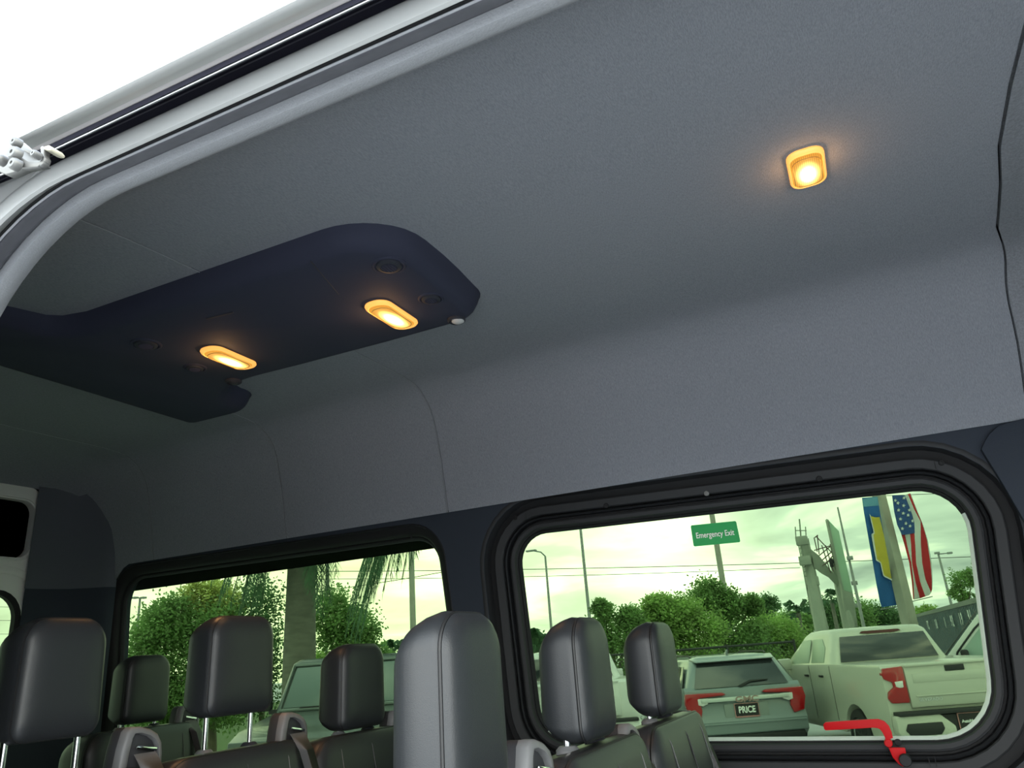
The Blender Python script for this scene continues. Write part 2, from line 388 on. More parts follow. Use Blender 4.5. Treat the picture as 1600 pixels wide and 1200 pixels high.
mk('bead_ridge', ring_sweep(W2, R2, [(.0365, 2.045), (.0375, 2.024), (.041, 2.020), (.0445, 2.024), (.0455, 2.045)]), FRAME, w2)
cl = mk('clamp_ring', ring_sweep(W2, R2, [(.048, 2.045), (.0485, 2.019), (.051, 2.016), (.070, 2.012), (.073, 2.014), (.074, 2.045)]), FRAME2, w2)
mk('outer_groove', ring_sweep(W2, R2, [(.073, 2.036), (.078, 2.040), (.101, 2.040)]), BLACK, w2)
mk('trim_bezel', ring_sweep(W2, R2, [(.0985, 2.042), (.099, 2.006), (.1015, 2.000), (.106, 1.9985), (.111, 1.9990), (.117, 2.001)]), FRAME2, w2)
for (x, y, s) in ((805, 809, 0), (947, 790, 0), (1104, 771, 1), (1280, 748, 0), (1471, 723, 0), (1403, 1160, 0)):
    p = onY(x, y, 2.013)
    g = G(); g.lathe(p, (0, -1, 0), [(.0072, -.002), (.0072, .0012), (.0058, .0024), (.0034, .0024), (.003, .0008)], 14)
    mk('screw', g, STEEL if s else BLACK, cl)
for (x, y) in ((822, 806), (1461, 726), (1452, 1190), (1462, 1190)):
    p = onY(x, y, 2.0125); mk('joint_line', G().box((p.x, 2.0125, p.z), (.0012, .003, .020)), BLACK if x > 1000 else FRAME2, cl)
# fixed rear side window
w1 = empty('window_1', (-1.8, 2.0, 1.5), kind='structure')
mk('glass_pane', pane(W1, R1, 2.050, .004), PGLASS, w1)
mk('glass_edge_bead', ring_sweep(W1, R1, [(0, 2.0495), (.0008, 2.046), (.004, 2.043), (.005, 2.045)]), FRAME2, w1)
mk('window_reveal', ring_sweep(W1, R1, [(.004, 2.050), (.0048, 2.038), (.009, 2.034), (.012, 2.036), (.014, 2.024), (.022, 2.014), (.036, 2.008), (.043, 2.005)]), BLACK, w1)
mk('surround_bead', ring_sweep(W1, R1, [(.0415, 2.005), (.0425, 1.9990), (.046, 1.9985), (.049, 2.001)]), FRAME, w1)
p = onY(646, 838, 2.03); mk('trim_joint', G().box((p.x, 2.018, p.z-.004), (.0022, .006, .013)), FRAME2, w1)
w3 = empty('window_3', (1.2, 2.0, 1.5), kind='structure'); mk('glass_pane', pane(W3, R3, 2.05, .002), CGLASS, w3)
# B-pillar trim at the right edge of the emergency window
P = [(p.x, p.z) for p in (onY(1533, 702, 1.985), onY(1538, 690, 1.985), onY(1546, 678, 1.985), onY(1558, 667, 1.985), onY(1572, 661, 1.985), onY(1600, 654, 1.985))]
g = G(); x0 = P[0][0]
g.prism(YL(P+[(.70, P[-1][1]+.004), (.70, .75), (.36, .75), (.345, 1.6), (.335, 2.0), (.315, 2.09)], 1.983), (0, .02, 0))
bp = tag(mk('trim_3', g, DARKP, bevel=.006), kind='structure')
# rear corner pillar trim
g = G(); cp = [(-2.685, 1.765), (-2.680, 1.80), (-2.665, 1.85), (-2.635, 1.90), (-2.59, 1.935), (-2.56, 1.952), (-2.535, 1.965), (-2.525, 1.98), (-2.52, 1.998)]
g.loft([[Vector((x, y, z)) for x, y in cp] for z in (2.155, 2.30, 2.52)], closed=False, cap=False)
c1 = tag(mk('trim_4', g, mat('shaded_corner_fabric', (.11, .118, .135), .95, bump=.4, bscale=420, spec=.1), ang=60), kind='structure')  # headliner fabric in a darker copy, shade put into the colour
g = G(); g.loft([[Vector((x-.004, y+.004, z)) for x, y in cp] for z in (.75, 2.165)], closed=False, cap=False)
tag(mk('trim_5', g, DARKP, ang=60), kind='structure')
# ---- rear wall and the two white rear doors
XR = -2.70
def XL(pts, X): return [Vector((X, y, z)) for y, z in pts]
def rrect(a0, a1, b0, b1, r, n=6):
    return [(q.x, q.y) for q in rquad([(a0, b1), (a1, b1), (a1, b0), (a0, b0)], [r]*4, n)]
q1 = onX(68, 800, XR); q2 = onX(30, 757, XR)
YR = q1.y; ZT = onX(4, 752, XR).z
print('reardoor', YR, ZT, q2)
wr = plate(XL([(.45, .68), (2.0, .68), (2.0, 2.53), (.45, 2.53)], XR+.005), [XL(rrect(2.44-YR-.004, YR+.004, .76, ZT+.004, .07), XR+.005)], (-.05, 0, 0))
tag(mk('wall_rear', wr, DARKP), kind='structure')
u0 = onX(51, 830, XR); u1 = onX(25, 780, XR); u2 = onX(25, 871, XR)
l0 = onX(25, 985, XR); l1 = onX(2, 925, XR)
print('upper', u0, u1, u2, 'lower', l0, l1)
for k, mir in enumerate((False, True)):
    M = (lambda y: y) if not mir else (lambda y: 2.44-y)
    d = empty('door_%d' % (k+1), (XR, M(1.5), .76), kind='structure')
    U = rrect(1.30, u0.y, u2.z, u1.z, .045); Lw = rrect(1.30, l0.y+.012, 1.40, l1.z+.008, .095)
    out = rrect(1.224, YR, .77, ZT, .075)
    g = plate(XL([(M(y), z) for y, z in out], XR), [XL([(M(y), z) for y, z in U], XR), XL([(M(y), z) for y, z in Lw], XR)], (-.045, 0, 0))
    mk('door_panel', g, INWHITE, d, bevel=.003)
    # pressed rim round the upper opening and arch above the lower glass
    g = G(); g.tube([Vector((XR+.001, M(y), z)) for y, z in rrect(1.292, u0.y+.008, u2.z-.008, u1.z+.008, .05)]+[Vector((XR+.001, M(1.292+.05), u1.z+.008))], .004, 6, cap=False)
    mk('pressed_rim', g, INWHITE, d)
    ar = [q for q in rrect(1.25, l0.y+.075, 1.30, l1.z+.075, .14, 10)]
    g = G(); g.tube([Vector((XR-.004, M(y), z)) for y, z in ar], .016, 8, cap=False, flat=.6); mk('pressed_arch', g, INWHITE, d)
    mk('upper_glass', G().box((XR-.035, M((1.30+u0.y)/2), (u1.z+u2.z)/2), (.005, u0.y-1.30+.02, u1.z-u2.z+.02)), UGLASS, d)
    mk('upper_liner', G().box((XR-.043, M((1.30+u0.y)/2), (u1.z+u2.z)/2), (.004, u0.y-1.30+.02, u1.z-u2.z+.02)), BLACK, d)
    gp = mk('lower_glass', G().prism(XL([(M(y), z) for y, z in rrect(1.285, l0.y+.02, 1.39, l1.z+.018, .10)], XR-.035), (-.004, 0, 0)), PGLASS, d)
    g = G()
    a = rrect(1.30, l0.y+.012, 1.40, l1.z+.008, .095, 8); b = rrect(1.312, l0.y-.002, 1.412, l1.z-.006, .085, 8)
    g.loft([[Vector((XR-.002, M(y), z)) for y, z in a], [Vector((XR-.012, M(y), z)) for y, z in b], [Vector((XR-.034, M(y), z)) for y, z in b]], True, False)
    mk('glass_seal', g, BLACK, d)
    for i in range(8):
        z = l1.z-.045-.045*i
        mk('heater_line', G().box((XR-.0345, M((1.31+l0.y)/2), z), (.0008, l0.y-1.31, .0012)), mat('heater_wire', (.25, .28, .22), .5), gp)
# ================================================================ CEILING CONSOLE
ZC = 2.545; TC = .052
def arcp(cx, cy, r, a0, a1, n=6): return [(cx+r*math.cos(a0+(a1-a0)*i/n), cy+r*math.sin(a0+(a1-a0)*i/n)) for i in range(n+1)]
co = empty('ceiling_console', (-1.2, 1.22, 2.59), label='long dark overhead air vent console with two lit lamps on the ceiling', cat='console')
# outline (x,y): bar from x=-.655 back to the wide rear unit
out = arcp(-.80, 1.135, .135, -PI/2, 0, 8)+[(-.6655, 1.20), (-.669, 1.28), (-.675, 1.35)]+arcp(-.748, 1.377, .071, .15, PI/2, 6)+[(-.95, 1.452), (-1.2, 1.450), (-1.36, 1.446), (-1.43, 1.453), (-1.49, 1.474), (-1.53, 1.510)]+arcp(-1.612, 1.572, .068, -PI*.06, PI*.5, 8)+[(-1.74, 1.640)]+arcp(-1.76, 1.595, .045, PI/2, PI, 4)
out2 = [(x, 2.44-y) for x, y in reversed(out) if x < -1.55]
near = [(-1.525, .96), (-1.50, .985), (-1.44, 1.0), (-1.30, 1.0), (-1.0, 1.0)]
out = out+out2+near
def cring(o, s, z):
    cx, cy = -1.2, 1.22; r = []
    n = len(o)
    for i in range(n):
        p = Vector(o[i]); a = Vector(o[i-1]); b = Vector(o[(i+1) % n]); t = (b-a).normalized(); nr = Vector((-t.y, t.x))
        q = p+nr*s; r.append(Vector((q.x, q.y, z)))
    return r
g = G(); g.loft([cring(out, s, z) for s, z in ((-.012, 2.600), (-.006, 2.590), (-.001, 2.576), (.006, 2.563), (.015, 2.554), (.025, 2.548), (.036, ZC))])
body = mk('console_body', g, CONS, co, ang=60)
def vent(x, y, r, name='air_vent'):
    g = G(); g.lathe((x, y, ZC+.004), (0, 0, -1), [(r*1.25, 0), (r*1.22, .0045), (r*1.12, .0065), (r*1.0, .0065), (r*.95, .002), (r*.9, -.002)], 28)
    v = mk(name, g, CONS, co)
    g = G(); g.lathe((x, y, ZC+.001), (0, 0, -1), [(r*.9, 0), (r*.86, .005), (r*.6, .007), (r*.55, .004)], 24); mk('vent_rotor', g, CONS2, v)
    for i in range(-2, 3):
        w = math.sqrt(max(0, .55**2-(i*.2)**2))*r*2
        mk('vent_fin', G().box((x+i*.2*r, y, ZC-.004), (.0018, w, .006), Matrix.Rotation(.5, 3, 'Y')), CONS, v)
for p in ((-.729, 1.114, .0285), (-.733, 1.282, .0235), (-1.404, 1.125, .0285), (-1.425, 1.290, .0235)): vent(*p)
for x, y in ((-.738, 1.404), (-1.415, 1.411)):
    g = G(); g.lathe((x, y, ZC+.002), (0, 0, -1), [(.021, 0), (.021, .006), (.017, .009), (.0165, .006)], 24); b = mk('push_button_ring', g, CONS2, co)
    g = G(); g.lathe((x+.004, y, ZC-.003), (0, 0, -1), [(.0145, 0), (.0145, .004), (.010, .007), (.001, .0075)], 20)
    mk('push_button', g, mat('pale_button', (.55, .55, .55), .4) if x > -1 else CONS2, b)
# seams and the slot in the console skin
for (xa, ya, xb, yb) in ((-.845, 1.02, -.885, 1.16), (-1.12, 1.105, -1.19, 1.098)):
    g = G(); g.tube([(xa, ya, ZC), (xb, yb, ZC)], .0012 if xa > -1 else .003, 6); mk('panel_joint', g, CONS2, co)
g = G(); g.tube([(-1.768, .86, 2.552), (-1.768, 1.22, 2.550), (-1.77, 1.5, 2.552)], .004, 6); mk('rear_ridge', g, FRAME, co)
LAMPW = mat('lamp_bulb', (1, .9, .6), .5, emit=(1, .78, .42), es=14)
def lampmat():
    m = bpy.data.materials.new('lit_lamp_lens'); m.use_nodes = True; N = m.node_tree.nodes; L = m.node_tree.links; N.clear()
    o = N.new('ShaderNodeOutputMaterial'); e = N.new('ShaderNodeEmission'); L.new(e.outputs[0], o.inputs[0])
    tc = N.new('ShaderNodeTexCoord'); mp = N.new('ShaderNodeMapping'); L.new(tc.outputs['Generated'], mp.inputs[0]); mp.inputs['Location'].default_value = (-.5, -.55, 0); mp.inputs['Scale'].default_value = (1, 1, 0)
    ln = N.new('ShaderNodeVectorMath'); ln.operation = 'LENGTH'; L.new(mp.outputs[0], ln.inputs[0])
    r = N.new('ShaderNodeValToRGB'); L.new(ln.outputs['Value'], r.inputs[0]); E = r.color_ramp.elements
    E[0].position = .14; E[0].color = (1, .86, .52, 1); E[1].position = .52; E[1].color = (.78, .34, .05, 1)
    x = E.new(.30); x.color = (1, .60, .16, 1)
    s = N.new('ShaderNodeMapRange'); L.new(ln.outputs['Value'], s.inputs[0]); s.inputs[1].default_value = .1; s.inputs[2].default_value = .42; s.inputs[3].default_value = 5.5; s.inputs[4].default_value = 1.15
    wv = N.new('ShaderNodeTexWave'); L.new(tc.outputs['Generated'], wv.inputs[0]); wv.inputs['Scale'].default_value = 5; wv.bands_direction = 'X'
    wr_ = N.new('ShaderNodeMapRange'); L.new(wv.outputs[1], wr_.inputs[0]); wr_.inputs[3].default_value = .8; wr_.inputs[4].default_value = 1.1
    mu = N.new('ShaderNodeMath'); mu.operation = 'MULTIPLY'; L.new(s.outputs[0], mu.inputs[0]); L.new(wr_.outputs[0], mu.inputs[1])
    L.new(r.outputs[0], e.inputs[0]); L.new(mu.outputs[0], e.inputs[1]); return m
LENS = lampmat()
AMB = mat('amber_lens_rim', (.9, .5, .12), .4, emit=(1, .46, .10), es=.95)
def lamp(parent, x, y, z, w, h, r, drop, name='lamp_lens'):
    """rounded lens bulging down from the surface at z"""
    base = [(x+q[0], y+q[1]) for q in rrect(-w/2, w/2, -h/2, h/2, r, 6)]
    def sc(k, zz): return [Vector((x+(a-x)*k, y+(b-y)*k, zz)) for a, b in base]
    rim = mk(name.replace('lens', 'rim'), G().loft([sc(1.0, z+.004), sc(1.03, z-drop*.25), sc(.99, z-drop*.55), sc(.90, z-drop*.75), sc(.86, z-drop*.6)], True, False), AMB, parent)
    mk(name, G().loft([sc(.88, z-drop*.66), sc(.72, z-drop*.92), sc(.45, z-drop), sc(.08, z-drop*1.02)]), LENS, rim)
    g = G(); pts = sc(.76, z-drop*.92); g.tube(pts[3:]+pts[:2], .0007, 5); mk('lens_groove', g, mat('lens_groove_brown', (.25, .16, .04), .6), rim)
    al = bpy.data.lights.new('lamp_beam', 'AREA'); al.energy = .45; al.spread = math.radians(75); al.color = (1, .50, .2); al.shape = 'RECTANGLE'; al.size = w*.6; al.size_y = h*.6
    ao = bpy.data.objects.new('lamp_beam', al); COL.objects.link(ao); ao.parent = parent
    ld = bpy.data.lights.new('lamp_glow', 'POINT'); ld.energy = .34; ld.color = (1, .52, .2); ld.shadow_soft_size = .012
    lo = bpy.data.objects.new('lamp_glow', ld); COL.objects.link(lo); lo.parent = parent
    off = Vector((0, 0, 0)); q_ = parent
    while q_ is not None: off += Vector(q_.location); q_ = q_.parent
    lo.location = Vector((x, y-h*.15, z-drop-.017))-off; ao.location = Vector((x, y, z-drop-.004))-off
lamp(co, -.845, 1.300, ZC, .062, .152, .027, .012)
lamp(co, -1.308, 1.285, ZC, .062, .150, .027, .012)
dl = empty('dome_lamp', (.05, 1.283, 2.594), label='small square lit amber courtesy lamp alone on the grey headliner', cat='lamp')
lamp(dl, .050, 1.283, 2.594, .062, .118, .022, .013)
# ================================================================ SEATS
def sq_outline(w, z0, z1, rt, rb, taper, n=7):
    return rquad([(-w/2*taper, z1), (w/2*taper, z1), (w/2, z0), (-w/2, z0)], [rt, rt, rb, rb], n)
def inset2(o, d, c):
    r = []
    for q in o:
        v = q-c; k = max(.02, 1-d/max(v.length, 1e-3)); r.append(c+v*k)
    return r
def cushion(name, x, y, w, z0, z1, th, m, parent, rt, rb, taper=.94, dome=.008, backround=.05, tilt=0):
    """padded block facing +x whose front-edge plane is x; returns object and its front outline"""
    o = sq_outline(w, z0, z1, rt, rb, taper); c = Vector((0, (z0+z1)/2))
    def R(d, dx):
        out = []
        for q in inset2(o, d, c):
            k = 0
            if dx < -.02: t_ = max(0, min(1, (q.y-(z1-backround))/backround)); k = (1-math.sqrt(max(0, 1-t_*t_)))*.62+smooth01(((z0+.03)-q.y)/.03)*.2
            X = x+(-.012+(dx+.012)*(1-k) if dx < -.012 else dx)+tilt*(q.y-z0)
            out.append(Vector((X, y+q.x, q.y)))
        return out
    g = G()
    g.loft([R(w*.42, dome), R(w*.3, dome*.95), R(w*.18, dome*.75), R(w*.08, dome*.4), R(.004, -.001), R(.0005, -.006), R(.0035, -.0085), R(.0005, -.011), R(-.002, -.02), R(-.0025, -th*.5), R(0, -th*.7), R(.006, -th*.87), R(.017, -th*.97), R(w*.2, -th*1.04), R(w*.42, -th*1.06)])
    return mk(name, g, m, parent, ang=60), R(.0008, -.0085)
def seat(x, y, w, z0, z1, label, hw=.155, up=0, bw=.40, btop=None, gy=.165, guide=True, gtop=None, th=.085, group=None):
    """forward-facing passenger seat, headrest front face at x"""
    s = empty('passenger_seat', (x, y, .70), label=label, cat='seat', group=group)
    hr, edge = cushion('headrest', x, y, hw, z0, z1, th, LEATH, s, .040, .022, .96, backround=.06)
    mk('piping', G().tube(edge+edge[:1], .0022, 6, cap=False), PIPE, hr)
    bt = btop
    for k in (-1, 1):
        yy = y+k*.060
        g = G(); g.tube([(x-.035, yy, z0+.02), (x-.035, yy, bt-.03)], .0052, 12); mk('headrest_post', g, CHROME, s)
        g = G(); g.lathe((x-.035, yy, bt-.004), (0, 0, 1), [(.017, 0), (.017, .006), (.012, .011), (.008, .011)], 16); mk('post_collar', g, GUIDE if k < 0 else CONS2, s)
    bk, be = cushion('backrest', x+.012, y, bw, .98, bt, .12, LEATH, s, .055, .03, .97, dome=.02, backround=.05, tilt=0)
    mk('piping', G().tube(be+be[:1], .003, 6, cap=False), PIPE, bk)
    for yy in (-.30, .0, .30):
        g = G(); q = bw*yy
        g.tube([(x+.010, y+q, bt-.012), (x+.020, y+q, bt-.03), (x+.0345, y+q, bt-.10), (x+.036, y+q, 1.15)], .0013, 5); mk('seam', g, STITCH if yy else PIPE, bk)
    g = G(); pr = [Vector((x+.10+.44*u, y, 1.10-.03*u)) for u in (0, 1)]
    rings = []
    for d, zz in ((.02, 1.0), (0, 1.03), (0, 1.12), (.02, 1.145), (.07, 1.15)):
        rings.append([Vector((x-.02+.24+q[0], y+q[1], zz)) for q in rrect(-.25+d, .25-d, -bw/2+d, bw/2-d, .05)])
    mk('seat_cushion', g.loft(rings), LEATH, s)
    mk('seat_frame', G().box((x+.2, y, .86), (.36, .30, .30)), CONS2, s, bevel=.02)
    if guide:
        gz = gtop if gtop else bt+.028; yc = y+gy; gx = x-.035
        prof = [(-.056, -.12), (-.043, -.030), (-.036, -.004), (-.028, .003), (-.010, .002), (.012, -.004), (.028, -.013), (.037, -.026), (.040, -.045), (.042, -.12)]
        inn = [(-.038, -.12), (-.028, -.038), (-.024, -.016), (-.020, -.009), (-.008, -.009), (.010, -.015), (.022, -.023), (.028, -.032), (.030, -.047), (.032, -.12)]
        def GR(k, dx): return [Vector((gx+dx, yc+a*k, gz+b-(1-k)*.04)) for a, b in prof]
        h = mk('belt_guide', G().loft([GR(.90, .024), GR(.97, .022), GR(1, .018), GR(1, -.004), GR(.95, -.010), GR(.85, -.013)]), GUIDEB, s, ang=50)
        g = G(); n_ = len(prof)
        rr_ = [[Vector((gx+dx, yc+a+(c-a)*t, gz+b+(d-b)*t)) for (a, b), (c, d) in zip(prof, inn)] for t, dx in ((-.05, .016), (-.02, .029), (.25, .033), (.85, .033), (1, .029), (1, .022))]
        g.loft(rr_, False, False); mk('guide_frame', g, GUIDE, h, ang=60)
        M = Matrix.Rotation(-.18, 3, 'X')
        mk('guide_slot', G().box((gx+.034, yc+.003, gz-.033), (.005, .044, .006), M), CHROME, h, bevel=.0015)
        g = G(); pth = [(gx+.036, gz-.040), (gx+.058, gz-.075), (gx+.075, gz-.14), (gx+.09, gz-.30), (gx+.10, 1.16)]
        for (xa, za), (xb, zb), s0, s1 in zip(pth, pth[1:], (0, .006, .018, .05), (.006, .018, .05, .07)):
            a = [(xa, yc-.022+s0, za), (xa, yc+.022+s0, za), (xa-.0015, yc+.022+s0, za), (xa-.0015, yc-.022+s0, za)]
            b = [(xb, yc-.022+s1, zb), (xb, yc+.022+s1, zb), (xb-.0015, yc+.022+s1, zb), (xb-.0015, yc-.022+s1, zb)]
            g.loft([[Vector(p) for p in a], [Vector(p) for p in b]])
        mk('seat_belt', g, BELT, s)
    return s
X1 = -.405; X2 = -1.185; X3 = -2.0
seat(X1, .777, .40, 1.665, 1.853, 'nearest black seat with the tall headrest lit grey by the open door', hw=.132, th=.074, btop=1.655, bw=.39, gtop=1.705)
seat(X1, 1.173, .40, 1.682, 1.853, 'middle black seat of the front row before the emergency window', hw=.143, th=.072, btop=1.672, bw=.40, gtop=1.685)
seat(X1, 1.617, .42, 1.680, 1.851, 'outer black seat of the front row beside the emergency window', hw=.165, th=.072, btop=1.668, bw=.44, gtop=1.668, gy=.175)
seat(X2, .866, .40, 1.735, 1.914, 'large black seat at the left edge with headrest top tinted warm', hw=.146, btop=1.675, bw=.38, gtop=1.735)
seat(X2, 1.258, .40, 1.738, 1.924, 'black seat with headrest raised high on two bright chrome posts', hw=.176, btop=1.673, bw=.39, gtop=1.725)
seat(X2, 1.674, .40, 1.672, 1.864, 'black seat with lowered headrest in front of the dark parked truck', hw=.176, btop=1.662, bw=.40, gtop=1.695)
seat(X3, 1.735, .40, 1.705, 1.889, 'small dark seat of the rearmost row in front of the leafy tree', hw=.155, btop=1.69, bw=.40, gtop=1.735)
# ================================================================ EMERGENCY SIGN AND LEVER
def basisM(o, xa, ya, za): return Matrix(((xa.x, ya.x, za.x, o.x), (xa.y, ya.y, za.y, o.y), (xa.z, ya.z, za.z, o.z), (0, 0, 0, 1)))
SY = 2.0475
c4 = [onY(1079, 821, SY), onY(1150, 814, SY), onY(1157, 847, SY), onY(1084, 854, SY)]
ctr = sum(c4, Vector())/4
sg = empty('exit_sign', (ctr.x, SY, ctr.z), label='green Emergency Exit sticker with white lettering on the window glass', cat='sign')
q = [(p.x, p.z) for p in c4]
mk('sign_plate', G().prism([Vector((p.x, SY-.0005, p.y)) for p in rquad(q, [.004]*4, 4)], (0, .0012, 0)), mat('sign_green', (.035, .36, .10), .5, spec=.2), sg)
W_ = (c4[1]-c4[0]).length
text('lettering', 'Emergency Exit', .0210, mat('sign_white', (.9, .9, .85), .5), sg, basisM(Vector((.0, -.0022, -.0015)), (c4[1]-c4[0]).normalized(), Vector((0, -.0, 1)), Vector((0, -1, 0))), ext=.0004, sx=W_*.87/.1365, bold=.0002)
lv = empty('release_lever', tuple(onY(1400, 1165, 2.0)), label='bright red emergency release lever on the sill of the exit window', cat='lever')
def arm(pts, ws, Y, th, n=1):
    L_ = []; R_ = []
    for i, p in enumerate(pts):
        a = Vector(pts[max(0, i-1)]); b = Vector(pts[min(len(pts)-1, i+1)]); t = (b-a).normalized(); nr = Vector((-t.y, t.x))
        L_.append(Vector(p)+nr*ws[i]); R_.append(Vector(p)-nr*ws[i])
    return [onY(q.x, q.y, Y) for q in L_+R_[::-1]]
pts = [(1287, 1135.5), (1290, 1135), (1330, 1132.5), (1362, 1130.5), (1371, 1130.5), (1378, 1133), (1383, 1138), (1387, 1146), (1390, 1155)]
mk('handle_arm', G().prism(arm(pts, [3.5, 6.3, 6.5, 6.5, 7, 7, 7, 6.5, 5.5], 1.985, .01), (0, .010, 0)), RED, lv, bevel=.0022, seg=3)
p = onY(1388, 1161, 1.99); mk('pivot', G().lathe(p, (0, -1, 0), [(.0085, -.02), (.0085, .004), (.007, .006), (.001, .0062)], 20), RED, lv)
pl = [(1388, 1168), (1414, 1168.5), (1416, 1177), (1409, 1183), (1407, 1190), (1412, 1199), (1404, 1194), (1395, 1184)]
mk('lever_root', G().prism([onY(a, b, 1.995) for a, b in pl], (0, .010, 0)), RED, lv, bevel=.0015)
p = onY(1414.5, 1187.5, 1.99); mk('lever_knob', G().lathe(p, (0, -1, 0), [(.0125, -.02), (.0125, .008), (.011, .010), (.001, .0102)], 24), FRAME, lv)
p = onY(1404, 1160, 2.0)
# ================================================================ DOOR HINGE MECHANISM (upper left)
hy = .305
hp = onY(28, 246, hy)
hm = empty('door_roller_hinge', tuple(hp), label='bright metal sliding door roller hinge at the end of the roof rail', cat='hinge')
def hplate(name, pts, Y, th, m=STEEL, bev=.0012): return mk(name, G().prism([onY(a, b, Y) for a, b in pts], (0, th, 0)), m, hm, bevel=bev)
hplate('bracket_plate', [(-14, 262), (-14, 218), (16, 217), (28, 224), (42, 232), (50, 238), (60, 245), (66, 256), (48, 259), (34, 262), (22, 268), (8, 272)], .312, .008)
hplate('bracket_arm', [(16, 219), (24, 217), (34, 221), (46, 231), (55, 238), (52, 243), (38, 236), (24, 229)], .304, .005)
hplate('lower_arm', [(8, 243), (30, 244), (44, 251), (62, 250), (66, 245), (69, 251), (58, 260), (34, 262), (14, 258)], .298, .006)
hplate('latch_hook', [(62, 229), (66, 227), (69, 232), (67, 240), (70, 246), (66, 256), (60, 260), (64, 250)], .298, .006)
for (x, y, rr, m) in ((24, 257, .0050, STEEL), (24, 240, .0057, STEEL), (26, 223, .0040, STEEL), (2, 250, .0045, STEEL), (57, 242, .0030, STEEL)):
    p = onY(x, y, .294); g = G(); g.lathe(p, (0, -1, 0), [(rr, -.003), (rr, .0015), (rr*.8, .0035), (rr*.3, .0035), (rr*.25, .0015)], 20); mk('roller' if rr > .0048 else 'bolt_head', g, m, hm)
mk('rubber_buffer', G().prism([onY(a, b, .298) for a, b in ((66, 229), (76, 226), (80, 231), (78, 235), (73, 235), (67, 233))], (0, .012, 0)), mat('cream_buffer', (.36, .34, .26), .6), hm, bevel=.001)
# ================================================================ OUTSIDE
ASPH = mat('asphalt', (.46, .465, .47), .9, var=.15, vscale=.8)
tag(mk('ground', G().box((0, 20, GZ-.05), (400, 400, .1)), ASPH), kind='structure')
VH = math.atan2(VD.y, VD.x)           # heading straight away from the camera
def gxy(x, y, dep): p = at(x, y, dep); return Vector((p.x, p.y, GZ))
TINT = mat('vehicle_glass', (.03, .035, .04), .06, spec=.9)
SIDEG = mat('side_glass_sky_tone', (.42, .50, .40), .35, spec=.3)  # sky showing in the side windows, painted as a pale base colour
TYRE = mat('tyre', (.015, .015, .015), .8); RIM = mat('alloy_rim', (.6, .6, .6), .3, metal=.8)
TAILR = mat('tail_lamp_red', (.40, .006, .010), .2, coat=.5); TAILW = mat('tail_lamp_white', (.75, .75, .72), .25)
TRIMB = mat('vehicle_black_trim', (.02, .02, .022), .6)
PLATEB = mat('plate_black', (.015, .012, .014), .5); PLATER = mat('plate_border', (.55, .25, .25), .5); PLATEW = mat('plate_white', (.9, .9, .88), .5)
def lp(root, name, g, m, parent=None, **k): return mk(name, g, m, parent or root, world=False, **k)
def wheel(root, x, y, r, side):
    c = Vector((x, y, r)); ax = (0, side, 0)
    w = lp(root, 'wheel', G().lathe(c, ax, [(r*.7, -.13), (r*.97, -.12), (r, -.08), (r, .08), (r*.97, .11), (r*.72, .125), (r*.68, .10)], 28), TYRE)
    g = G(); g.lathe(c, ax, [(r*.68, .05), (r*.66, .11), (r*.60, .10), (r*.55, .06), (r*.2, .07), (r*.18, .10), (.01, .10)], 24)
    for i in range(6):
        a = PI/3*i; M = Matrix.Rotation(a, 3, 'Y'); g.box(Vector((math.sin(a)*r*.38, side*.085, math.cos(a)*r*.38))+c, (.05, .03, r*.5), M)
    lp(root, 'rim', g, RIM, w)
def arch(cx, r, zb, n=10):
    a0 = math.asin(min(1, (zb-.38)/r)); return [(cx+r*math.cos(PI-a0-(PI-2*a0)*i/n), .38+r*math.sin(PI-a0-(PI-2*a0)*i/n)) for i in range(n+1)][::-1]
def body_prism(root, name, sil, hw, m, bev=.035, top=None):
    g = G(); n = len(sil)
    g.loft([[Vector((x, -hw*k, z)) for x, z in sil] for k in (1,)]+[[Vector((x, hw, z)) for x, z in sil]])
    return lp(root, name, g, m, bevel=bev, seg=3)
def plate_sign(root, x, z, w, h, word, size, sx=1, y=0):
    p = lp(root, 'licence_plate', G().box((x, y, z), (.012, w, h)), PLATER, bevel=.004)
    lp(root, 'plate_face', G().box((x-.006, y, z+.006), (.004, w-.024, h-.034)), PLATEB, p)
    text('plate_lettering', word, size, PLATEW, p, basisM(Vector((x-.0095, y, z+.004)), Vector((0, -1, 0)), Vector((0, 0, 1)), Vector((-1, 0, 0))), ext=.001, bold=size*.03, sx=sx)
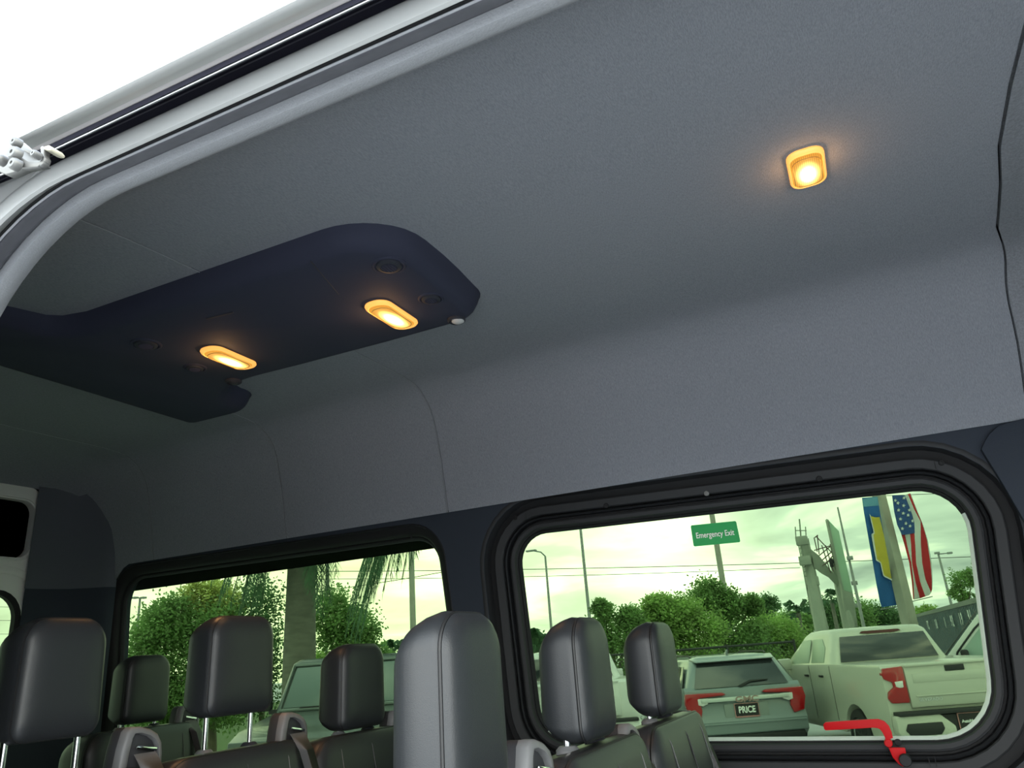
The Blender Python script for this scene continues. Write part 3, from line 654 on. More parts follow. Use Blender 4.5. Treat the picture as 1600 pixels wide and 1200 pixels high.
def pickup(loc, rz, paint, label, group=None, full=True, plate=None):
    r = empty('pickup_truck', loc, rz, label=label, cat='truck', group=group)
    sil = [(.20, .52), (.17, .86), (.16, 1.38), (.20, 1.425), (2.05, 1.43), (4.40, 1.40), (5.50, 1.28), (5.72, 1.12), (5.78, .80), (5.76, .50)]
    sil = sil+[(5.35, .46)]+arch(4.85, .47, .46)+[(4.3, .44), (1.90, .44)]+arch(1.36, .49, .46)+[(.80, .46)]
    body_prism(r, 'body', sil, 1.0, paint)
    # cab with sloping pillars
    def cr(x0, x1, hw, z, rr): return [Vector((q.x, q.y, z)) for q in rquad([(x0, hw), (x1, hw), (x1, -hw), (x0, -hw)], [rr]*4, 4)]
    cab = lp(r, 'cab', G().loft([cr(2.06, 4.50, .97, 1.39, .10), cr(2.10, 4.30, .93, 1.50, .12), cr(2.22, 3.62, .80, 1.88, .16), cr(2.28, 3.48, .74, 1.945, .18), cr(2.45, 3.2, .60, 1.965, .2)]), paint, ang=50)
    def q4(n, a, b, c, d, th=(0, 0, 0), m=TINT, par=None):
        return lp(r, n, G().prism([a, b, c, d], th), m, par, bevel=.004)
    rg = lp(r, 'rear_glass', G().prism([Vector(p) for p in ((2.075, -.80, 1.445), (2.075, .80, 1.445), (2.19, .70, 1.835), (2.19, -.70, 1.835))], (-.012, 0, -.002)), TINT, bevel=.006)
    for s in (-1, 1):
        lp(r, 'rear_side_glass', G().prism([Vector(p) for p in ((2.42, s*.945, 1.45), (3.02, s*.948, 1.44), (3.0, s*.835, 1.82), (2.62, s*.825, 1.82), (2.44, s*.87, 1.68))], (0, s*.012, .003)), SIDEG, bevel=.005)
        lp(r, 'front_side_glass', G().prism([Vector(p) for p in ((3.14, s*.948, 1.44), (4.12, s*.945, 1.42), (3.86, s*.885, 1.60), (3.55, s*.835, 1.81), (3.12, s*.835, 1.82))], (0, s*.012, .003)), SIDEG, bevel=.005)
        m = lp(r, 'door_mirror', G().box((4.05, s*1.10, 1.42), (.12, .24, .20)), paint, bevel=.03); lp(r, 'mirror_arm', G().box((4.08, s*.99, 1.36), (.06, .10, .05)), TRIMB, m)
        for hx in (2.52, 3.22): lp(r, 'door_handle', G().box((hx, s*1.008, 1.24), (.18, .03, .035)), TRIMB, bevel=.01)
        for sx in (2.10, 3.06, 4.22): lp(r, 'door_seam', G().box((sx, s*1.0, .98), (.012, .006, .84)), TRIMB)
        # tail lamp
        tl = [(.705, 1.40), (.985, 1.385), (1.005, 1.31), (.985, 1.245), (.885, 1.20), (.875, 1.14), (.965, 1.08), (.985, 1.0), (.945, .935), (.705, .93)]
        t = lp(r, 'tail_lamp', G().prism([Vector((.13, s*y, z)) for y, z in tl], (.10, 0, 0)), TAILR, bevel=.012) if full else None
        if full: lp(r, 'reverse_lamp', G().prism([Vector((.125, s*y, z)) for y, z in ((.745, 1.215), (.86, 1.205), (.85, 1.14), (.80, 1.125), (.75, 1.13))], (.02, 0, 0)), TAILW, t, bevel=.004)
        wheel(r, 1.36, s*.88, .40, s); wheel(r, 4.85, s*.88, .40, s)
        lp(r, 'bumper_step', G().prism([Vector((.0, s*y, z)) for y, z in ((.40, .68), (.86, .68), (.90, .60), (.84, .53), (.44, .53), (.38, .60))], (.10, 0, 0)), TRIMB, bevel=.01)
    lp(r, 'third_brake_lamp', G().prism([Vector((2.20, y, z)) for y, z in ((-.30, 1.90), (.30, 1.90), (.34, 1.875), (.22, 1.855), (-.22, 1.855), (-.34, 1.875))], (.04, 0, 0)), mat('brake_lamp_dark', (.10, .02, .02), .3))
    tg = lp(r, 'tailgate', G().box((.155, 0, 1.14), (.05, 1.385, .555)), paint, bevel=.012)
    lp(r, 'tailgate_recess', G().box((.128, 0, 1.235), (.008, 1.20, .12)), paint, tg, bevel=.004)
    lp(r, 'tailgate_ledge', G().box((.122, 0, 1.005), (.018, 1.22, .02)), paint, tg, bevel=.008)
    lp(r, 'tailgate_top_lip', G().box((.135, 0, 1.40), (.07, 1.38, .035)), paint, tg, bevel=.015)
    h = lp(r, 'tailgate_handle', G().box((.125, 0, 1.335), (.02, .27, .075)), TRIMB, tg, bevel=.02)
    lp(r, 'windscreen', G().prism([Vector(p) for p in ((4.36, -.82, 1.46), (4.36, .82, 1.46), (3.68, .72, 1.85), (3.68, -.72, 1.85))], (.02, 0, .02)), TINT, bevel=.006)
    if full: text('tailgate_badge', 'SILVERADO', .062, CHROME, tg, basisM(Vector((.128, .42, .955)), Vector((0, -1, 0)), Vector((0, 0, 1)), Vector((-1, 0, 0))), ext=.003)
    lp(r, 'bumper_top_pad', G().box((.09, 0, .80), (.20, 1.9, .05)), TRIMB, bevel=.01)
    for s in (-1, 1):
        lp(r, 'rear_bumper', G().prism([Vector((.02, s*y, z)) for y, z in ((.99, .78), (.40, .78), (.22, .62), (.22, .48), (.92, .48), (1.0, .58))], (.16, 0, 0)), paint, bevel=.02)
    lp(r, 'bumper_notch', G().box((.10, 0, .62), (.10, .8, .28)), TRIMB)
    if plate: plate_sign(r, .04, .66, .34, .22, *plate)
    lp(r, 'front_bumper', G().box((5.80, 0, .62), (.12, 1.9, .30)), CHROME, bevel=.04)
    lp(r, 'grille', G().box((5.77, 0, .98), (.06, 1.7, .32)), TRIMB, bevel=.03)
    return r
def suv(loc, rz, paint, label, badge='GMC', plate='PRICE'):
    r = empty('sport_utility_vehicle', loc, rz, label=label, cat='car')
    sil = [(.14, .42), (.02, .50), (.0, .68), (.03, .74), (.07, 1.02), (.10, 1.16), (.16, 1.21), (3.75, 1.13), (4.55, 1.02), (4.86, .86), (4.92, .55), (4.86, .40), (4.45, .36)]+arch(4.0, .42, .36)+[(3.5, .32), (1.62, .32)]+arch(1.14, .42, .36)+[(.66, .38)]
    body_prism(r, 'body', sil, .955, paint, bev=.05)
    def cr(x0, x1, hw, z, rr): return [Vector((q.x, q.y, z)) for q in rquad([(x0, hw), (x1, hw), (x1, -hw), (x0, -hw)], [rr]*4, 4)]
    lp(r, 'cabin', G().loft([cr(.13, 3.95, .93, 1.15, .10), cr(.17, 3.75, .89, 1.25, .12), cr(.42, 2.95, .74, 1.60, .16), cr(.50, 2.80, .68, 1.655, .18), cr(.85, 2.4, .5, 1.685, .2)]), paint, ang=50)
    lp(r, 'rear_glass', G().prism([Vector(p) for p in ((.125, -.78, 1.195), (.125, .78, 1.195), (.375, .645, 1.575), (.375, -.645, 1.575))], (-.010, 0, -.004)), TINT, bevel=.008)
    lp(r, 'roof_spoiler', G().loft([[Vector((.30, y, 1.60)) for y in (-.66, .66)]+[Vector((.30, y, 1.585)) for y in (.66, -.66)], [Vector((.62, y, 1.662)) for y in (-.72, .72)]+[Vector((.62, y, 1.60)) for y in (.72, -.72)]]), paint, bevel=.008)
    lp(r, 'spoiler_shadow_strip', G().box((.355, 0, 1.583), (.05, 1.27, .018)), TRIMB)
    lp(r, 'shark_fin_aerial', G().prism([Vector(p) for p in ((.78, .02, 1.672), (1.02, .02, 1.68), (.90, .012, 1.70), (.80, .012, 1.765), (.765, .012, 1.765))], (0, -.035, 0)), paint, bevel=.008)
    for s in (-1, 1):
        lp(r, 'rear_quarter_glass', G().prism([Vector(p) for p in ((.34, s*.935, 1.21), (1.0, s*.935, 1.20), (1.0, s*.81, 1.53), (.62, s*.81, 1.53))], (0, s*.012, .004)), TINT, bevel=.005)
        lp(r, 'rear_door_glass', G().prism([Vector(p) for p in ((1.08, s*.935, 1.20), (2.0, s*.935, 1.19), (2.0, s*.81, 1.56), (1.08, s*.81, 1.54))], (0, s*.012, .004)), TINT, bevel=.005)
        lp(r, 'front_door_glass', G().prism([Vector(p) for p in ((2.10, s*.935, 1.19), (3.45, s*.935, 1.17), (2.85, s*.815, 1.54), (2.10, s*.81, 1.56))], (0, s*.012, .004)), TINT, bevel=.005)
        lp(r, 'roof_rail', G().tube([(.75, s*.66, 1.67), (.85, s*.67, 1.70), (2.5, s*.67, 1.705), (2.65, s*.66, 1.675)], .014, 8), TRIMB)
        tl = [(.30, 1.085), (.36, 1.115), (.96, 1.125), (.985, .98), (.93, .78), (.76, .74), (.72, .86), (.74, .95), (.74, 1.055), (.36, 1.07)]
        t = lp(r, 'tail_lamp', G().prism([Vector((.005, s*y, z)) for y, z in tl], (.14, 0, 0)), TAILR, bevel=.012)
        lp(r, 'reverse_lamp', G().prism([Vector((-.002, s*y, z)) for y, z in ((.60, 1.045), (.775, 1.045), (.775, .95), (.70, .93), (.62, .96))], (.06, 0, 0)), TAILW, t, bevel=.006)
        m = lp(r, 'door_mirror', G().box((3.15, s*1.04, 1.20), (.12, .20, .15)), paint, bevel=.03)
        wheel(r, 1.14, s*.85, .37, s); wheel(r, 4.0, s*.85, .37, s)
        lp(r, 'door_handle', G().box((1.25, s*.965, 1.02), (.18, .03, .03)), CHROME, bevel=.01)
    lp(r, 'chrome_bar', G().box((.004, 0, 1.010), (.05, 1.44, .062)), mat('satin_bar', (.62, .66, .62), .35, metal=.3), bevel=.01)
    if badge: text('tailgate_badge', badge, .115, mat('badge_red_edge', (.34, .22, .20), .35), r, basisM(Vector((-.014, -.02, .995)), Vector((0, -1, 0)), Vector((0, 0, 1)), Vector((-1, 0, 0))), ext=.008, sx=1.5, bold=.004)
    lp(r, 'plate_recess', G().box((.035, 0, .80), (.02, .72, .27)), mat('plate_recess_paint', (.26, .29, .28), .4), bevel=.01)
    if plate: plate_sign(r, .012, .83, .40, .215, plate, .135, 0.80)
    lp(r, 'rear_wiper', G().prism([Vector(p) for p in ((.112, .06, 1.20), (.105, .02, 1.175), (.140, -.16, 1.245), (.150, -.46, 1.262), (.152, -.46, 1.272), (.150, -.16, 1.275))], (-.02, 0, 0)), TRIMB, bevel=.003)
    text('small_badge', 'ARRIGO AUTO', .05, PLATEW, r, basisM(Vector((-.012, .34, .565)), Vector((0, -1, 0)), Vector((0, 0, 1)), Vector((-1, 0, 0))), ext=.002) if False else None
    lp(r, 'bumper_crease', G().box((.012, 0, .645), (.05, 1.86, .03)), paint, bevel=.012)
    lp(r, 'lower_valance', G().box((.10, 0, .42), (.14, 1.80, .12)), TRIMB, bevel=.03)
    return r
PCREAM = mat('cream_silver_paint', (.54, .54, .46), .3, coat=.6)
PGREY = mat('grey_green_paint', (.21, .25, .255), .3, coat=.6)
PWHITE = mat('bright_white_paint', (.72, .72, .70), .3, coat=.6)
PDARK = mat('dark_green_grey_paint', (.07, .085, .08), .35, coat=.5)
def vloc(x, y, dep, latoff):
    p = gxy(x, y, dep); h = Vector((math.cos(VH), math.sin(VH), 0)); rgt = Vector((h.y, -h.x, 0)); return p+rgt*latoff
pickup(vloc(1391, 1080, 10.25, 1.0), VH, PCREAM, 'cream pickup truck with red tail lamps seen through the emergency window', plate=('AutoNation', .052, 1.0))
suv(vloc(1071, 1080, 12.4, .955), VH, PGREY, 'grey SUV with PRICE plate parked left of the cream pickup')
pickup(vloc(998, 1080, 12.6, -1.0), VH, PWHITE, 'white pickup truck mostly hidden behind the front row headrests', full=False)
def white_van(loc, rz):
    r = empty('cargo_van', loc, rz, label='white vehicle with pale green windows half visible beyond the cream pickup tailgate', cat='van')
    sil = [(0, .5), (.02, 2.22), (.15, 2.32), (3.5, 2.36), (3.85, 2.26), (4.10, 2.08), (4.45, 1.72), (4.88, 1.27), (5.45, 1.10), (5.68, .90), (5.72, .50)]+[(5.4, .45)]+arch(4.85, .44, .45)+[(4.3, .42), (1.6, .42)]+arch(1.1, .44, .45)+[(.5, .45)]
    body_prism(r, 'body', sil, .95, PWHITE, bev=.05)
    for s in (-1, 1):
        y = .953*s
        lp(r, 'side_window', G().prism([Vector((x, y, z)) for x, z in ((4.60, 1.26), (4.55, 1.40), (4.18, 1.78), (3.86, 2.04), (3.6, 2.14), (3.25, 2.16), (3.25, 1.26))], (0, -.012*s, 0)), mat('pale_green_window', (.30, .42, .36), .2, spec=.8), bevel=.004)
        lp(r, 'window_gasket', G().tube([Vector((x, y, z)) for x, z in ((4.68, 1.24), (4.62, 1.40), (4.24, 1.80), (3.90, 2.08), (3.6, 2.19), (3.2, 2.20))], .02, 6), TRIMB)
        wheel(r, 1.1, s*.84, .37, s); wheel(r, 4.85, s*.84, .37, s)
        m = lp(r, 'door_mirror', G().box((4.50, s*1.08, 1.34), (.14, .20, .22)), TRIMB, bevel=.04)
    lp(r, 'windscreen', G().prism([Vector(p) for p in ((4.86, -.84, 1.32), (4.86, .84, 1.32), (4.12, .80, 2.10), (4.12, -.80, 2.10))], (.02, 0, .02)), TINT, bevel=.006)
    return r
_h = VH+PI/2-.50; _p = gxy(1472, 1015, 14.4); _c, _s = math.cos(_h), math.sin(_h)
white_van(_p-Vector((_c*4.86-_s*.95, _s*4.86+_c*.95, 0)), _h)
# dark off-roader facing the van
def offroader(loc, rz):
    r = empty('off_road_truck', loc, rz, label='dark green off-road truck facing the van beyond the rear window', cat='truck')
    sil = [(-2.9, .60), (-2.9, 1.42), (-.2, 1.48), (.0, 1.47), (1.15, 1.36), (1.42, 1.28), (1.48, .70), (1.42, .55), (1.30, .55)]+arch(.75, .46, .55)+[(.20, .55), (-1.6, .55)]+arch(-2.1, .46, .55)+[(-2.6, .55)]
    body_prism(r, 'body', sil, .80, PDARK, bev=.04)
    for s in (-1, 1):
        lp(r, 'fender', G().loft([[Vector((x, s*.78, z)) for x, z in ((.15, 1.0), (.35, 1.12), (1.2, 1.10), (1.45, .98), (1.45, .92), (1.2, 1.02), (.4, 1.04), (.2, .95))], [Vector((x, s*.99, z)) for x, z in ((.15, .97), (.35, 1.08), (1.2, 1.06), (1.42, .95), (1.42, .90), (1.2, 1.0), (.4, 1.02), (.2, .92))]]), TRIMB, bevel=.012)
        m = lp(r, 'door_mirror', G().box((-.12, s*.95, 1.60), (.09, .17, .22)), TRIMB, bevel=.03); lp(r, 'mirror_arm', G().box((-.12, s*.82, 1.48), (.05, .16, .05)), TRIMB, m)
        wheel(r, .75, s*.84, .42, s); wheel(r, -2.1, s*.84, .42, s)
        lp(r, 'head_lamp', G().lathe((1.46, s*.50, 1.02), (1, 0, 0), [(.11, 0), (.11, .04), (.09, .05), (.01, .06)], 20), TAILW)
    def cr(x0, x1, hw, z, rr): return [Vector((q.x, q.y, z)) for q in rquad([(x0, hw), (x1, hw), (x1, -hw), (x0, -hw)], [rr]*4, 4)]
    lp(r, 'cabin', G().loft([cr(-1.9, .0, .80, 1.46, .05), cr(-1.85, -.30, .70, 2.0, .09), cr(-1.8, -.36, .64, 2.045, .11)]), PDARK, ang=50)
    lp(r, 'windscreen', G().prism([Vector(p) for p in ((-.02, -.70, 1.51), (-.02, .70, 1.51), (-.268, .62, 1.95), (-.268, -.62, 1.95))], (.018, 0, .005)), mat('windscreen_reflective', (.10, .14, .13), .15, spec=.8), bevel=.01)
    fr = [Vector(p) for p in ((.0, -.735, 1.49), (.0, .735, 1.49), (-.275, .65, 1.98), (-.275, -.65, 1.98))]
    lp(r, 'windscreen_frame', G().tube(fr+[fr[0], fr[1]], .022, 6, cap=False), mat('pale_green_frame', (.16, .19, .18), .4))
    for s in (-.3, .3): lp(r, 'wiper', G().box((.01, s, 1.51), (.02, .40, .015)), TRIMB)
    lp(r, 'grille', G().box((1.49, 0, 1.0), (.04, .70, .32)), TRIMB, bevel=.02)
    return r
offroader(gxy(535, 1090, 8.9), VH+PI)
# ---- trees
BARK = mat('bark', (.20, .17, .13), .9, bump=.5, bscale=30, var=.3, vscale=8)
PALMB = mat('palm_trunk', (.15, .15, .12), .9, bump=.3, bscale=20, var=.25, vscale=5, streak=(1, 1, 4))
def leafm(name, c):
    m = mat(name, c, .6, var=.4, vscale=2.2, spec=.3); nt = m.node_tree; N = nt.nodes; L = nt.links
    b = N['Principled BSDF']; o = [n for n in N if n.type == 'OUTPUT_MATERIAL'][0]
    t = N.new('ShaderNodeBsdfTranslucent'); x = N.new('ShaderNodeMixShader'); x.inputs[0].default_value = .45
    L.new(b.inputs['Base Color'].links[0].from_socket, t.inputs[0]); L.new(b.outputs[0], x.inputs[1]); L.new(t.outputs[0], x.inputs[2]); L.new(x.outputs[0], o.inputs[0]); return m
GRN = [leafm('leaf_green', (.23, .37, .13)), leafm('leaf_fresh_green', (.36, .52, .17)), leafm('leaf_dark_green', (.13, .23, .10)), leafm('leaf_yellow_green', (.55, .60, .22))]
PALMG = leafm('palm_leaf', (.10, .19, .10))
def foliage(root, blobs, n, size, m, seed, clump=.35):
    clump *= 1.35; n = int(n*1.5); size *= .76; n = int(n*2.6); size *= .58
    R = random.Random(seed); g = G(); cl = []
    for (c, rad) in blobs:
        k = max(3, int(n/len(blobs)/28))
        for _ in range(k):
            v = Vector((R.gauss(0, 1), R.gauss(0, 1), R.gauss(0, 1))).normalized()*(R.uniform(.35, 1)**.6)
            cc = Vector(c)+Vector((v.x*rad[0], v.y*rad[1], v.z*rad[2])); out = v.normalized()
            for _ in range(28):
                p = cc+Vector((R.gauss(0, 1), R.gauss(0, 1), R.gauss(0, .8)))*clump*rad[2]*.55
                d = (out*.5+Vector((R.uniform(-1, 1), R.uniform(-1, 1), R.uniform(-.9, .5)))).normalized(); s = d.orthogonal().normalized()
                s = (Matrix.Rotation(R.uniform(0, 6.28), 3, d) @ s); L_ = size*R.uniform(.7, 1.4); w = L_*.28; nn = d.cross(s)*w*.25
                g.add([p, p+d*L_*.5+s*w+nn, p+d*L_, p+d*L_*.5-s*w+nn], [(0, 1, 2), (0, 2, 3)])
    o = bpy.data.objects.new('foliage', None)
    me = bpy.data.meshes.new('foliage'); off = Vector(root.location); me.from_pydata([v-off for v in g.v], [], g.f); me.materials.append(m)
    f = bpy.data.objects.new('foliage', me); COL.objects.link(f); f.parent = root; f['kind'] = 'stuff'
    bpy.data.objects.remove(o); return f
def tree(x, y, dep, blobs, n, size, m, label, group=None, seed=1, name='leafy_tree', tr=.09, clump=.35):
    """blobs: (px, py, rx_px, rz_px[, ddepth])"""
    sc = dep/FL; b = gxy(x, y, dep); r = empty(name, b, label=label, cat='tree', group=group); bl = []
    for q in blobs:
        c = at(q[0], q[1], dep+(q[4] if len(q) > 4 else 0)); bl.append((c, (q[2]*sc, q[2]*sc*.8, q[3]*sc)))
    g = G(); top = sum((c for c, _ in bl), Vector())/len(bl)
    fork = Vector((b.x, b.y, GZ+(top.z-GZ)*.35))
    g.tube([b, (b+fork)/2+Vector((.05, 0, 0)), fork], [tr*1.2, tr, tr*.8], 8)
    for c, rad in bl:
        g.tube([fork, (fork+c)/2+Vector((0, 0, .2)), c], [tr*.7, tr*.45, tr*.2], 6)
    mk('trunk', g, BARK, r)
    foliage(r, bl, n, size, m, seed, clump); return r
tree(250, 1150, 15, [(225, 1030, 34, 50), (262, 975, 40, 38), (300, 1040, 50, 60), (250, 1100, 60, 40), (340, 1000, 40, 50), (345, 1090, 60, 40)], 8500, .16, GRN[0], 'dense green tree filling the left part of the rear window', seed=3)
tree(330, 1150, 15.6, [(318, 935, 34, 30), (350, 950, 32, 34)], 1700, .15, GRN[3], 'yellow green crown lit by the evening sky behind the dense tree', seed=4)
tree(545, 1120, 17, [(520, 965, 28, 40), (560, 985, 30, 34), (540, 1030, 60, 34), (590, 1040, 30, 26)], 4200, .17, GRN[0], 'round green tree between palm trunk and lowered headrest', seed=5)
tree(500, 1120, 16, [(500, 1045, 22, 22), (520, 1060, 26, 20)], 1100, .15, GRN[1], 'low bright green shrub at the foot of the palm trunk', seed=6, name='shrub')
tree(410, 1120, 15.5, [(405, 960, 20, 60), (405, 1050, 26, 60)], 1800, .16, GRN[2], 'dark narrow tree left of the grey palm trunk', seed=9)
tree(965, 1080, 21, [(955, 985, 26, 30), (985, 965, 16, 16), (940, 950, 12, 12), (960, 1030, 50, 30)], 3200, .19, GRN[0], 'thin feathery tree between the two front row headrests', seed=11)
tree(1050, 1080, 22, [(1030, 950, 26, 18), (1060, 960, 36, 26), (1020, 990, 34, 34), (1090, 985, 40, 34), (1060, 1030, 60, 28)], 6200, .20, GRN[1], 'broad bright green tree above the grey SUV', seed=12)
tree(1130, 1080, 23, [(1105, 930, 22, 26), (1135, 945, 22, 22), (1150, 985, 46, 32), (1175, 945, 14, 12), (1150, 1020, 60, 26)], 5200, .20, GRN[0], 'tall green tree rising behind the leaning pole', seed=13)
tree(1205, 1060, 24, [(1195, 985, 36, 26), (1225, 1000, 34, 26), (1200, 1030, 50, 22)], 3600, .20, GRN[1], 'pale green tree between grey SUV and cream pickup cab', seed=14)
tree(1200, 1040, 42, [(1200, 945, 16, 14), (1196, 966, 12, 10)], 900, .32, GRN[2], 'small dark round-topped tree beyond the pale green tree', seed=15)
for i, (x, y, rx, rz, d, sd) in enumerate(((1285, 955, 30, 18, 55, 21), (1330, 958, 34, 20, 57, 22), (1375, 962, 30, 16, 58, 23), (1240, 972, 30, 14, 54, 24))):
    tree(x, y+30, d, [(x, y, rx, rz), (x, y+18, rx*1.1, rz)], 1500, .42, GRN[(2, 0, 2, 0)[i]], ('distant dark tree between the two sign tower columns', 'distant green tree between the blade sign and the blue banner', 'distant dark tree right behind the bottom of the blue banner', 'distant pale tree left of the steel sign tower')[i], group='distant tree row', seed=sd, tr=.15)
tree(1445, 985, 34, [(1440, 958, 24, 11), (1465, 962, 16, 9)], 1100, .25, GRN[1], 'rounded green bush showing above the shipping container', seed=31, name='bush')
tree(1508, 975, 40, [(1500, 905, 14, 16), (1518, 900, 10, 14), (1495, 925, 12, 10), (1512, 935, 12, 8)], 1100, .26, GRN[0], 'open-crowned tree at the right end of the shipping container', seed=32, clump=.3)
tree(845, 1080, 24, [(838, 1000, 8, 8), (850, 1045, 40, 16)], 700, .22, GRN[2], 'dark spiky shrub at left edge of the emergency window', seed=33, name='shrub')
# ---- palms
def frond(g, P0, P1, lift, ll, n=34, seed=0, wid=.019):
    R = random.Random(seed); P0 = Vector(P0); P1 = Vector(P1); Cc = Vector(((P0.x*.35+P1.x*.65), (P0.y*.35+P1.y*.65), max(P0.z, P1.z)+lift))
    pts = []
    for i in range(n+1):
        t = i/n; pts.append(P0*(1-t)**2+Cc*2*t*(1-t)+P1*t*t)
    g.tube(pts[::3]+[pts[-1]], [.022*(1-.8*i/(len(pts[::3]))) for i in range(len(pts[::3])+1)], 5)
    for i in range(3, n+1):
        t = i/n; d = (pts[i]-pts[i-1]).normalized(); side = d.cross(Vector((0, 0, 1)));
        side = side.normalized() if side.length > .1 else Vector((1, 0, 0))
        L_ = ll*(math.sin(PI*min(1, .12+t*.85))**.6)
        for s in (-1, 1):
            for k in range(2):
                v = (side*s*R.uniform(.45, .9)+d*.55+Vector((0, 0, -1))*R.uniform(.45, 1.0)).normalized()*L_*R.uniform(.8, 1.15)
                w = d*wid; p = pts[i]+d*R.uniform(-.03, .03)
                mid = p+v*.5; tip = p+v+Vector((0, 0, -.12*L_))
                g.add([p-w*.5, p+w*.5, mid+w*.45, mid-w*.45, tip], [(0, 1, 2, 3), (3, 2, 4)])
def palm(x, y, dep, cx, cy, tr, ends, label, ll=.55, lift=.35, seed=0, trunk=True, n=34):
    b = gxy(x, y, dep); c = at(cx, cy, dep); top = Vector((b.x, b.y, c.z)); r = empty('palm_tree', b, label=label, cat='tree')
    g = G(); g.tube([b, Vector((b.x, b.y, GZ+(top.z-GZ)*.5)), top], [tr*1.15, tr*1.1, tr*.9], 14); mk('trunk', g, PALMB, r)
    R_ = random.Random(seed); ends = list(ends)+[(e[0]+R_.uniform(-14, 14), e[1]-R_.uniform(5, 30), R_.uniform(-.5, .5)) for e in ends if e[1] > 850]
    for i, e in enumerate(ends):
        ex, ey = e[0], e[1]; dd = e[2] if len(e) > 2 else 0; lf = e[3] if len(e) > 3 else lift
        g = G(); frond(g, top, at(ex, ey, dep+dd), lf, ll, seed=seed*50+i, n=n); mk('frond', g, PALMG, r, smooth=False)
    return r
palm(466, 1100, 12, 466, 790, .235, [(372, 965, 0), (350, 925, .4), (397, 950, -.4), (330, 910, .3), (497, 955, -.3), (512, 925, .3), (483, 920, -.6), (300, 760, 0), (620, 720, 0), (470, 620, 0), (388, 978, .2), (360, 945, -.3), (342, 940, -.5), (405, 960, .4), (380, 940, .6), (505, 965, .5), (320, 890, -.4)], 'thick grey trunked palm with hanging fronds behind the rear window', ll=.50, lift=.75, seed=2, n=54)
palm(770, 1100, 10.5, 745, 730, .20, [(548, 995, 0), (560, 970, .3), (572, 940, -.3), (598, 925, .2), (628, 905, .4), (543, 960, -.5), (553, 1010, .25), (590, 900, -.5), (900, 700, 0), (700, 560, 0), (556, 985, -.3), (566, 950, .5), (584, 935, .0), (610, 900, -.2), (550, 940, .2), (640, 885, 0)], 'feathery palm fronds drooping beside the pale concrete pole', ll=.5, lift=.9, seed=4, n=60)
def fanpalm(x, y, dep, h_px, label, group=None, seed=0):
    c = at(x, y, dep); b = Vector((c.x, c.y, GZ)); r = empty('palm_tree', b, label=label, cat='tree', group=group); sc = dep/FL
    g = G(); g.tube([b, c], [.13, .10], 8); mk('trunk', g, PALMB, r)
    R = random.Random(seed)
    for i in range(13):
        a = R.uniform(0, 2*PI); el = R.uniform(-.5, 1.2); e = c+Vector((math.cos(a)*math.cos(el), math.sin(a)*math.cos(el), math.sin(el)))*h_px*sc
        g = G(); frond(g, c, e, .1, h_px*sc*.45, n=9, seed=seed+i, wid=.07); mk('frond', g, PALMG, r, smooth=False)
fanpalm(1247, 958, 34, 24, 'small palm at the foot of the steel sign tower', seed=3)
fanpalm(1299, 938, 44, 20, 'palm standing between the two sign tower columns', seed=4)
fanpalm(838, 1010, 20, 28, 'low spiky palm at the left edge of the emergency window', seed=5)
fanpalm(615, 1020, 26, 24, 'spiky dark palm behind the pale concrete pole', seed=6)
# ---- poles and wires
CONC = mat('concrete_pole', (.36, .36, .30), .85, bump=.3, bscale=20, var=.12, vscale=4)
GALV = mat('galvanised_pole', (.30, .32, .31), .5, metal=.3)
def pole(name, x, y, dep, topy, r0, r1, label, m=GALV, n=12):
    p = at(x, y, dep); b = Vector((p.x, p.y, GZ))
    d = at(x, topy, dep); zt = d.z
    r = empty(name, b, label=label, cat='pole'); g = G(); g.tube([b, (p.x, p.y, zt)], [r0, r1], n); mk('shaft', g, m, r)
    return r, Vector((p.x, p.y, zt))
pole('utility_pole', 643.5, 900, 30, 700, .125, .10, 'pale concrete pole at the right end of the rear window', CONC)
pole('utility_pole', 511, 930, 36, 700, .085, .07, 'thin grey pole between the two palms')
pole('flag_pole', 914.5, 900, 34, 700, .085, .05, 'slim tall grey pole above the middle headrest')
pole('utility_pole', 1127, 895, 30, 740, .13, .10, 'grey pole behind the Emergency Exit sign', CONC)
r, t = pole('street_lamp', 857, 930, 38, 866, .085, .05, 'street lamp with one arm at the left of the emergency window')
r['category'] = 'lamp'
e = at(830, 860, 38); mk('lamp_arm', G().tube([t, t+Vector((0, 0, .12))+(e-t)*.3, e], .035, 6), GALV, r); mk('lamp_head', G().box(e+Vector((0, 0, -.02)), (.55, .2, .08)), GALV, r, bevel=.02)
r, t = pole('street_lamp', 1475, 900, 46, 864, .10, .06, 'twin-headed street lamp right of the flag'); r['category'] = 'lamp'
for k in (1464, 1484):
    e = at(k, 864, 46); mk('lamp_arm', G().tube([t, e], .04, 6), GALV, r); mk('lamp_head', G().box(e, (.3, .3, .12)), GALV, r, bevel=.03)
r, t = pole('street_lamp', 217.5, 950, 50, 934, .10, .07, 'small twin-headed lamp pole at the left edge of the rear window'); r['category'] = 'lamp'
for k in (211, 224):
    e = at(k, 934, 50); mk('lamp_arm', G().tube([t, e], .05, 6), GALV, r); mk('lamp_head', G().box(e, (.3, .3, .12)), GALV, r)
WIRE = mat('wire', (.05, .05, .05), .7)
def wire(a, b, dep, r, sag, label):
    A = at(*a, dep); B = at(*b, dep); pts = [A.lerp(B, i/14)-Vector((0, 0, sag*4*(i/14)*(1-i/14))) for i in range(15)]
    tag(mk('overhead_wire', G().tube(pts, r, 5), WIRE), label, 'wire')
wire((500, 893), (1700, 862), 48, .022, .25, 'upper overhead wire crossing behind the big concrete pole')
wire((500, 905), (1250, 887), 48, .018, .15, 'lower overhead wire crossing behind the street lamp')
wire((400, 935), (800, 872), 40, .018, .2, 'sagging overhead wire beyond the hanging palm fronds')
